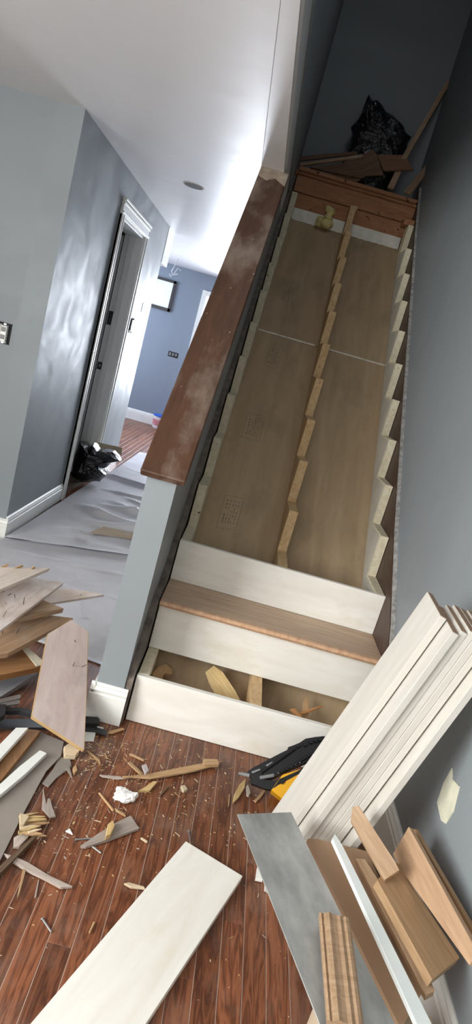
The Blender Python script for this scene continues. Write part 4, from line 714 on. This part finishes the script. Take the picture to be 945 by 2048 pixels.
# tools
pb = piece('bar'); P = [Vector(p) for p in TD['bar'][7]]
sl = box('slot', (-0.081, -0.138, 0.0185), (-0.058, -0.131, 0.0195), 'steel', pb, bv=0)
piece('bar2')
hm = empty('claw_hammer', (-0.40, -0.22, 0.0)); tag(hm, 'steel claw hammer with black handle at the left edge of the rubble', 'tool')
for k in ('hh', 'hc1', 'hc2', 'hd'): piece(k, hm)

# ------------------------------------------------------------------ white lumps and crumbs on the floor
lump = crumple('paper_lump', [(-0.034, -0.016), (0.0, -0.024), (0.034, -0.014), (0.038, 0.006), (0.012, 0.012), (-0.006, 0.022), (-0.030, 0.016)], (1, 0.15, 0), (-0.15, 1, 0.0), (0.085, -0.425, 0.0165), 0.03, 'tissue', None, 5, 0.007, 4, 40.0)
tag(lump, 'crumpled white paper lump lying on the plank floor', 'paper')
rnd = random.Random(21)
bm = bmesh.new()
for i in range(1150):
    r = rnd.random()
    if r < 0.55: x, y = rnd.gauss(0.12, 0.17), rnd.gauss(-0.33, 0.17)
    elif r < 0.74: x, y = rnd.gauss(-0.045, 0.035), rnd.gauss(-0.24, 0.06)
    elif r < 0.86: x, y = rnd.gauss(-0.06, 0.07), rnd.gauss(-0.62, 0.12)
    else: x, y = rnd.uniform(-0.15, 0.6), rnd.uniform(-1.0, -0.05)
    if not (-0.2 < x < 0.62 and -1.2 < y < -0.035): continue
    if x < 0 and y > -0.09: continue
    e1 = (x - 0.292) * -0.392 + (y + 0.545) * -0.92; e2 = (x - 0.292) * 0.92 + (y + 0.545) * -0.392
    if e1 > -0.012 and -0.012 < e2 < 0.20: continue
    a = rnd.uniform(0, PI); L = rnd.choice((0.0007, 0.001, 0.001, 0.0014, 0.002, 0.0032, 0.005)) * rnd.uniform(0.6, 1.2); wdt = L * rnd.uniform(0.2, 0.7) * 0.6 + 0.0006; h = rnd.uniform(0.0004, 0.0018)
    if rnd.random() < 0.10: L = rnd.uniform(0.005, 0.012); wdt = rnd.uniform(0.0006, 0.0012)
    u = Vector((math.cos(a), math.sin(a), 0)); v = Vector((-u.y, u.x, 0)); c = Vector((x, y, 0.0003))
    q = [c - u * L - v * wdt * 0.6, c + u * L * 0.8 - v * wdt, c + u * L + v * wdt * 0.5, c - u * L * 0.7 + v * wdt]
    lo = [bm.verts.new(p) for p in q]; hi = [bm.verts.new(p * 0.85 + c * 0.15 + Vector((0, 0, h))) for p in q]
    bm.faces.new(hi); mi = rnd.choice((0, 0, 1, 1, 2, 3))
    for k in range(4): bm.faces.new((lo[k], lo[(k + 1) % 4], hi[(k + 1) % 4], hi[k]))
    for f in bm.faces[-5:] if False else []: f.material_index = mi
bm.faces.ensure_lookup_table()
for i, f in enumerate(bm.faces): f.material_index = (i // 5 * 7 + i // 35) % 4
o = from_bm('sawdust_crumbs', bm, ['splint_yellow', 'splint', 'cream_wood', 'splint_grey'], Matrix.Identity(4), kind='stuff')
tag(o, 'pale wood crumbs and sawdust scattered over the dark plank floor', 'sawdust')

# ------------------------------------------------------------------ loose riser and stack of white boards by the right wall
piece('LR')
A0 = Vector((0.507, -0.572, 0.0)); la = Vector((0.2616, 0, 1.0)).normalized(); wv_ = Vector((0.0085, 0.172, 0.003))
nrm = Vector((-la.z, 0, la.x))     # broad face normal, towards the room
tops = [0, -0.012, -0.006, -0.001, -0.004, -0.003, 0.004]
dys = [0.0, -0.060, -0.052, -0.050, -0.053, -0.055, -0.098]
gaps = [0.0, 0.002, 0.0025, 0.0006, 0.0006, 0.0008, 0.004]
labs = ['frontmost white riser board of the leaning stack, its whole broad face showing', 'second white board of the leaning stack, jutting towards the floor debris', 'third white board of the leaning stack counting from the broad front face', 'fourth board, in the middle of the leaning white stack', 'fifth white board of the leaning stack counting from the broad front face', 'sixth white board of the leaning stack, last but one from the grey wall', 'last white board of the leaning stack, closest to the grey wall']
d_ = 0.0
for i in range(7):
    d_ += gaps[i]
    p0 = A0 - nrm * d_ + Vector((0, dys[i], 0)); d_ += 0.0182
    p0 = p0 + la * ((0.0045 if True else 0) - p0.z / la.z)
    p0 = p0 + la * 0.0
    Lb = 0.9095 + tops[i]
    q = [p0, p0 + la * Lb, p0 + la * Lb + wv_, p0 + wv_]
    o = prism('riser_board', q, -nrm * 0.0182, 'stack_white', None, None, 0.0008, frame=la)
    tag(o, labs[i], 'board', 'white boards leaning by the right wall')
    e = q[1] + la * 0.0002; 
    prism('end_grain', [e + wv_ * 0.01 - nrm * 0.001, e + wv_ * 0.99 - nrm * 0.001, e + wv_ * 0.99 - nrm * 0.0172, e + wv_ * 0.01 - nrm * 0.0172], la * 0.0008, 'end_grain', o)

# ------------------------------------------------------------------ trims and sheets at lower right, ends on a carton
for k in ('F1', 'F2', 'F3', 'F4', 'F5', 'F6', 'F7', 'F7b'):
    o = piece(k)
    if k == 'F3': 
        c = Vector(TD['F3'][7][0]); 
    if k in ('F4',):
        P = [Vector(p) for p in TD[k][7]]; nn = sum((P[i].cross(P[(i + 1) % len(P)]) for i in range(len(P))), Vector()).normalized()
        a0_, a1_ = P[0], P[1]
        ends = sorted(P, key=lambda p: p.y)[:2]
        e0, e1 = (ends[0], ends[1]) if (ends[0] - a0_).length < (ends[1] - a0_).length else (ends[1], ends[0])
        if (e0.x > e1.x) != (a0_.x > a1_.x): e0, e1 = e1, e0
        for fq in (0.12, 0.32, 0.52, 0.72, 0.9):
            bar('flute', a0_.lerp(a1_, fq) + nn * 0.001, e0.lerp(e1, fq) + nn * 0.001, 0.0035, 'oak_mid', o, 8)
# moulded casing end
k, name, label, cat, group, mat, th, poly = TD['F8']
a, b, e = (Vector(p) for p in poly); ax = (e - a); ax.z = 0; ux = (b - a).normalized(); wd = (b - a).length
ux = (ux - ax.normalized() * ux.dot(ax.normalized())).normalized(); up = ux.cross(-ax.normalized()); up = up if up.z > 0 else -up
prof = [(0, 0), (0, 0.012), (0.06, 0.015), (0.12, 0.011), (0.18, 0.015), (0.30, 0.018), (0.42, 0.014), (0.55, 0.012), (0.66, 0.014), (0.76, 0.010), (0.84, 0.013), (0.93, 0.011), (1.0, 0.006), (1.0, 0)]
o = prism(name, [a + ux * (p * wd) + up * (q - 0.006) for p, q in prof], ax, mat, None, frame=ux); tag(o, label, cat)
cb = box('carton', (0.60, -1.24, 0.0), (0.84, -1.03, 0.188), 'card', bv=0.003); tag(cb, 'brown carton on the floor holding up the near ends of the trims', 'box')

# ------------------------------------------------------------------ nail gun
ng = empty('nail_gun', (0.56, -0.20, 0.0)); tag(ng, 'black and yellow nail gun lying in front of the bottom white riser', 'tool')
for kk in ('NG1', 'NG2', 'NG3', 'NG4', 'NG5', 'NG6'): piece(kk, ng)
G = [Vector(p) for p in NGL]; gn = (Vector(TD['NG1'][7][1]) - Vector(TD['NG1'][7][0])).cross(Vector(TD['NG1'][7][2]) - Vector(TD['NG1'][7][1])).normalized()
if gn.dot(CAM - G[0]) < 0: gn = -gn
bar('nose_tip', G[0] - gn * 0.01, G[1] - gn * 0.005, 0.004, 'grey_plastic', ng, 8, 0.007)
bar('guide_rail', G[2] + gn * 0.002, G[3] + gn * 0.003, 0.006, 'grey_plastic', ng, 8)
bar('guide_rail', G[4] + gn * 0.002, G[6] + gn * 0.004, 0.005, 'black_plastic', ng, 8)
bar('top_rail', G[2] + gn * 0.002 + Vector((0, 0.012, 0.012)), G[12] + gn * 0.002, 0.006, 'black_plastic', ng, 8)
for j in range(7): bar('bolt', G[3].lerp(G[5], j / 6.0) + gn * 0.003, G[3].lerp(G[5], j / 6.0) + gn * 0.0065, 0.0022, 'grey_plastic', ng, 6)
for j in (8, 9, 10, 11, 13): bar('knob', G[j] - gn * 0.002, G[j] + gn * 0.010, 0.008, 'black_plastic', ng, 10, 0.006)

# ------------------------------------------------------------------ masking paper in the hall
def ridge(x, y, x0, y0, x1, y1, h, w):
    d = Vector((x1 - x0, y1 - y0)); L = d.length; d /= L
    p = Vector((x - x0, y - y0)); s = p.dot(d); t = abs(p.x * d.y - p.y * d.x)
    if s < 0 or s > L: return 0
    return h * max(0, 1 - t / w) ** 1.5 * min(1, 4 * min(s, L - s) / L)
def sheet(name, quad, nx, ny, zbase, ridges, label, curl=None, seed=0):
    q = [Vector(p) for p in quad]; bm = bmesh.new(); g = []
    for j in range(ny + 1):
        row = []
        for i in range(nx + 1):
            a = q[0].lerp(q[1], i / nx); b = q[3].lerp(q[2], i / nx); p = a.lerp(b, j / ny)
            z = zbase + 0.004 + 0.004 * noise.noise(Vector((p.x * 5 + seed, p.y * 4, seed)))
            for r in ridges: z += ridge(p.x, p.y, *r)
            if curl: z += curl(p.x, p.y, i / nx, j / ny)
            row.append(bm.verts.new((p.x, p.y, z)))
        g.append(row)
    for j in range(ny):
        for i in range(nx): bm.faces.new((g[j][i], g[j][i + 1], g[j + 1][i + 1], g[j + 1][i]))
    bmesh.ops.solidify(bm, geom=bm.faces[:], thickness=0.0012)
    o = from_bm(name, bm, 'paper', Matrix.Identity(4), smooth=True); tag(o, label, 'paper', 'masking paper sheets in the hall'); return o
sheet('masking_paper', [(-1.9, 0.55), (-0.152, 0.30), (-0.152, 1.78), (-1.04, 1.40)], 50, 50, 0.0, [(-1.0, 1.25, -0.15, 1.35, 0.010, 0.03), (-0.9, 0.9, -0.3, 1.15, 0.006, 0.05)], 'near sheet of grey masking paper, reaching under the torn boards', None, 1)
def curl2(x, y, u, v): return 0.012 * max(0, 1 - v / 0.05) ** 2 + 0.055 * math.exp(-((y - 2.08 - 0.10 * (x + 0.4)) / 0.10) ** 2) * min(1, max(0, (x + 0.85) / 0.4)) * (1 if y - 2.08 - 0.10 * (x + 0.4) > 0 else math.exp(-((y - 2.08 - 0.10 * (x + 0.4)) / 0.03) ** 2))
sheet('masking_paper', [(-1.035, 1.345), (-0.152, 1.70), (-0.152, 3.55), (-1.0, 3.60)], 70, 110, 0.009, [(-0.92, 2.42, -0.16, 2.02, 0.045, 0.10), (-0.80, 2.55, -0.18, 2.62, 0.025, 0.07), (-0.75, 2.75, -0.2, 2.35, 0.03, 0.08), (-0.95, 1.78, -0.2, 1.98, 0.012, 0.03), (-0.95, 1.60, -0.25, 1.75, 0.007, 0.03), (-0.9, 3.0, -0.25, 3.1, 0.02, 0.06), (-0.7, 2.95, -0.3, 2.75, 0.02, 0.05)], 'rumpled middle sheet of grey masking paper with raised folds', curl2, 2)
def curl3(x, y, u, v): return 0.035 * max(0, 1 - v / 0.07) ** 2
sheet('masking_paper', [(-0.965, 3.50), (-0.152, 3.38), (-0.152, 5.6), (-0.955, 5.0)], 50, 90, 0.016, [(-0.9, 4.0, -0.2, 3.85, 0.012, 0.05), (-0.9, 4.5, -0.2, 4.4, 0.010, 0.05)], 'far sheet of masking paper, palest, beyond the open doorway', curl3, 3)
sc = [(-0.69, 1.56, 0.024), (-0.60, 1.60, 0.045), (-0.55, 1.545, 0.026)]
o = slab('paper_scrap', [(-0.72, 1.79, 0.034), (-0.63, 1.74, 0.03), (-0.60, 1.70, 0.038), (-0.69, 1.735, 0.05)], 0.001, 'paper_under'); tag(o, 'torn brown scrap lying alone on the rumpled masking paper', 'scrap')
o = slab('paper_flap', [(-0.655, 1.79, 0.034), (-0.39, 1.90, 0.036), (-0.24, 2.015, 0.055), (-0.60, 1.93, 0.055)], 0.002, 'paper_under'); tag(o, 'folded tan underside flap of masking paper beside the knee wall', 'paper')

# ------------------------------------------------------------------ hall things
o = crumple('trash_bag', [(-0.15, -0.17), (-0.04, -0.175), (0.09, -0.145), (0.14, -0.075), (0.10, -0.02), (0.135, 0.035), (0.22, 0.075), (0.15, 0.135), (0.03, 0.13), (-0.02, 0.165), (-0.07, 0.12), (-0.13, 0.15)], (1, 0, 0), (0, 0, 1), (-1.02, 3.10, 0.195), 0.28, 'bag', None, 4, 0.022, 3, 6.0, True, 2)
tag(o, 'black trash bag lying in the open hall doorway', 'bag')
o = slab('carton_piece', [(-1.04, 3.18, 0.285), (-0.84, 3.30, 0.275), (-0.85, 3.32, 0.335), (-1.05, 3.20, 0.345)], 0.02, 'card'); tag(o, 'beige carton strip sticking out of the black bag in the doorway', 'carton')
bk = lathe('paint_bucket', [(0.095, 0.0), (0.11, 0.16), (0.114, 0.16), (0.114, 0.172), (0.108, 0.175)], (-1.135, 7.36, 0.0), 'bucket'); tag(bk, 'small white tub with blue lid by the far grey wall', 'bucket')
lathe('lid', [(0.118, 0.176), (0.120, 0.188), (0.112, 0.196), (0.02, 0.197)], (-1.135, 7.36, 0.0), 'bucket_lid', bk)
lathe('bucket_label', [(0.1010, 0.04), (0.1105, 0.13)], (-1.135, 7.36, 0.0), 'bucket_label', bk)
ob = empty('outlet_box', (-1.20, YF, 1.06)); tag(ob, 'open black electrical box in the far blue-grey wall', 'outlet')
box('box', (-1.275, YF - 0.004, 1.05), (-1.125, YF - 0.0002, 1.125), 'black_hole', ob, bv=0.001)
for i in range(3): box('device', (-1.262 + i * 0.045, YF - 0.009, 1.065 + 0.004 * i), (-1.232 + i * 0.045, YF - 0.0042, 1.112), 'grey_plastic', ob, bv=0.001)
sw = empty('light_switch', (XH, 3.56, 1.28)); tag(sw, 'uncovered light switches in the hall wall beside the doorway', 'switch')
box('box', (XH + 0.0002, 3.50, 1.28), (XH + 0.004, 3.63, 1.40), 'black_hole', sw, bv=0)
for i in range(2): box('toggle', (XH + 0.0042, 3.515 + i * 0.055, 1.295 + 0.03 * i), (XH + 0.016, 3.548 + i * 0.055, 1.385 + 0.02 * i), 'steel', sw, bv=0.002)
o = box('wall_slot', (XH + 0.0002, 3.83, 1.48), (XH + 0.002, 3.845, 1.56), 'black_hole', bv=0); tag(o, 'thin dark slit cut in the hall wall above the switches', 'hole')
oa = empty('wall_outlet', (-1.26, YA, 1.10)); tag(oa, 'uncovered outlet hanging from the front grey wall', 'outlet')
box('box', (-1.295, YA - 0.004, 1.075), (-1.225, YA - 0.0003, 1.185), 'black_hole', oa, bv=0.001)
box('receptacle', (-1.278, YA - 0.022, 1.085), (-1.240, YA - 0.0045, 1.170), 'white_trim', oa, bv=0.006)
for z in (1.075, 1.172): box('ear', (-1.268, YA - 0.012, z), (-1.250, YA - 0.0045, z + 0.011), 'steel', oa, bv=0.002)
for z in (1.098, 1.138): box('socket', (-1.271, YA - 0.025, z), (-1.247, YA - 0.0222, z + 0.024), 'grey_plastic', oa, bv=0.004)
rl = lathe('light_hole', [(0.062, -0.004), (0.064, -0.0002)], (-0.612, 2.372, ZC), 'black_hole'); tag(rl, 'round recessed light opening in the white ceiling', 'light')
lathe('rim', [(0.070, -0.003), (0.071, -0.0002)], (-0.612, 2.372, ZC + 0.0), 'oldwood_grey', rl)
wx, wy = -1.30, 6.60
tw = tube('ceiling_wire', [(wx, wy, ZC - 0.001), (wx - 0.02, wy, ZC - 0.08), (wx - 0.05, wy, ZC - 0.17), (wx - 0.03, wy, ZC - 0.21), (wx + 0.03, wy, ZC - 0.19), (wx + 0.06, wy, ZC - 0.13), (wx + 0.02, wy, ZC - 0.11), (wx - 0.01, wy, ZC - 0.19), (wx - 0.05, wy, ZC - 0.24), (wx - 0.07, wy, ZC - 0.21)], 0.006, 'wire'); tag(tw, 'looped white cable dangling from the far ceiling', 'cable')
# rough patch on the right wall
pt = [(XR - 0.0003, -0.578, 0.486), (XR - 0.0003, -0.60, 0.470), (XR - 0.0003, -0.648, 0.483), (XR - 0.0003, -0.668, 0.42), (XR - 0.0003, -0.657, 0.374), (XR - 0.0003, -0.63, 0.362), (XR - 0.0003, -0.575, 0.374), (XR - 0.0003, -0.568, 0.43)]
o = prism('plaster_patch', pt, (-0.003, 0, 0), 'patch'); tag(o, 'rough cream plaster patch on the grey right wall above the planks', 'patch')

# ------------------------------------------------------------------ bag on the landing
o = crumple('trash_bag', [(-0.19, -0.30), (0.17, -0.30), (0.21, -0.05), (0.23, 0.17), (0.10, 0.26), (-0.10, 0.33), (-0.17, 0.36), (-0.19, 0.22), (-0.23, 0.12), (-0.18, 0.02), (-0.23, -0.16)], (1, 0, 0), (0, 0, 1), (0.52, 3.335, 3.085), 0.19, 'bag', None, 9, 0.03, 9, 4.5)
tag(o, 'big black trash bag standing on the stair landing', 'bag')
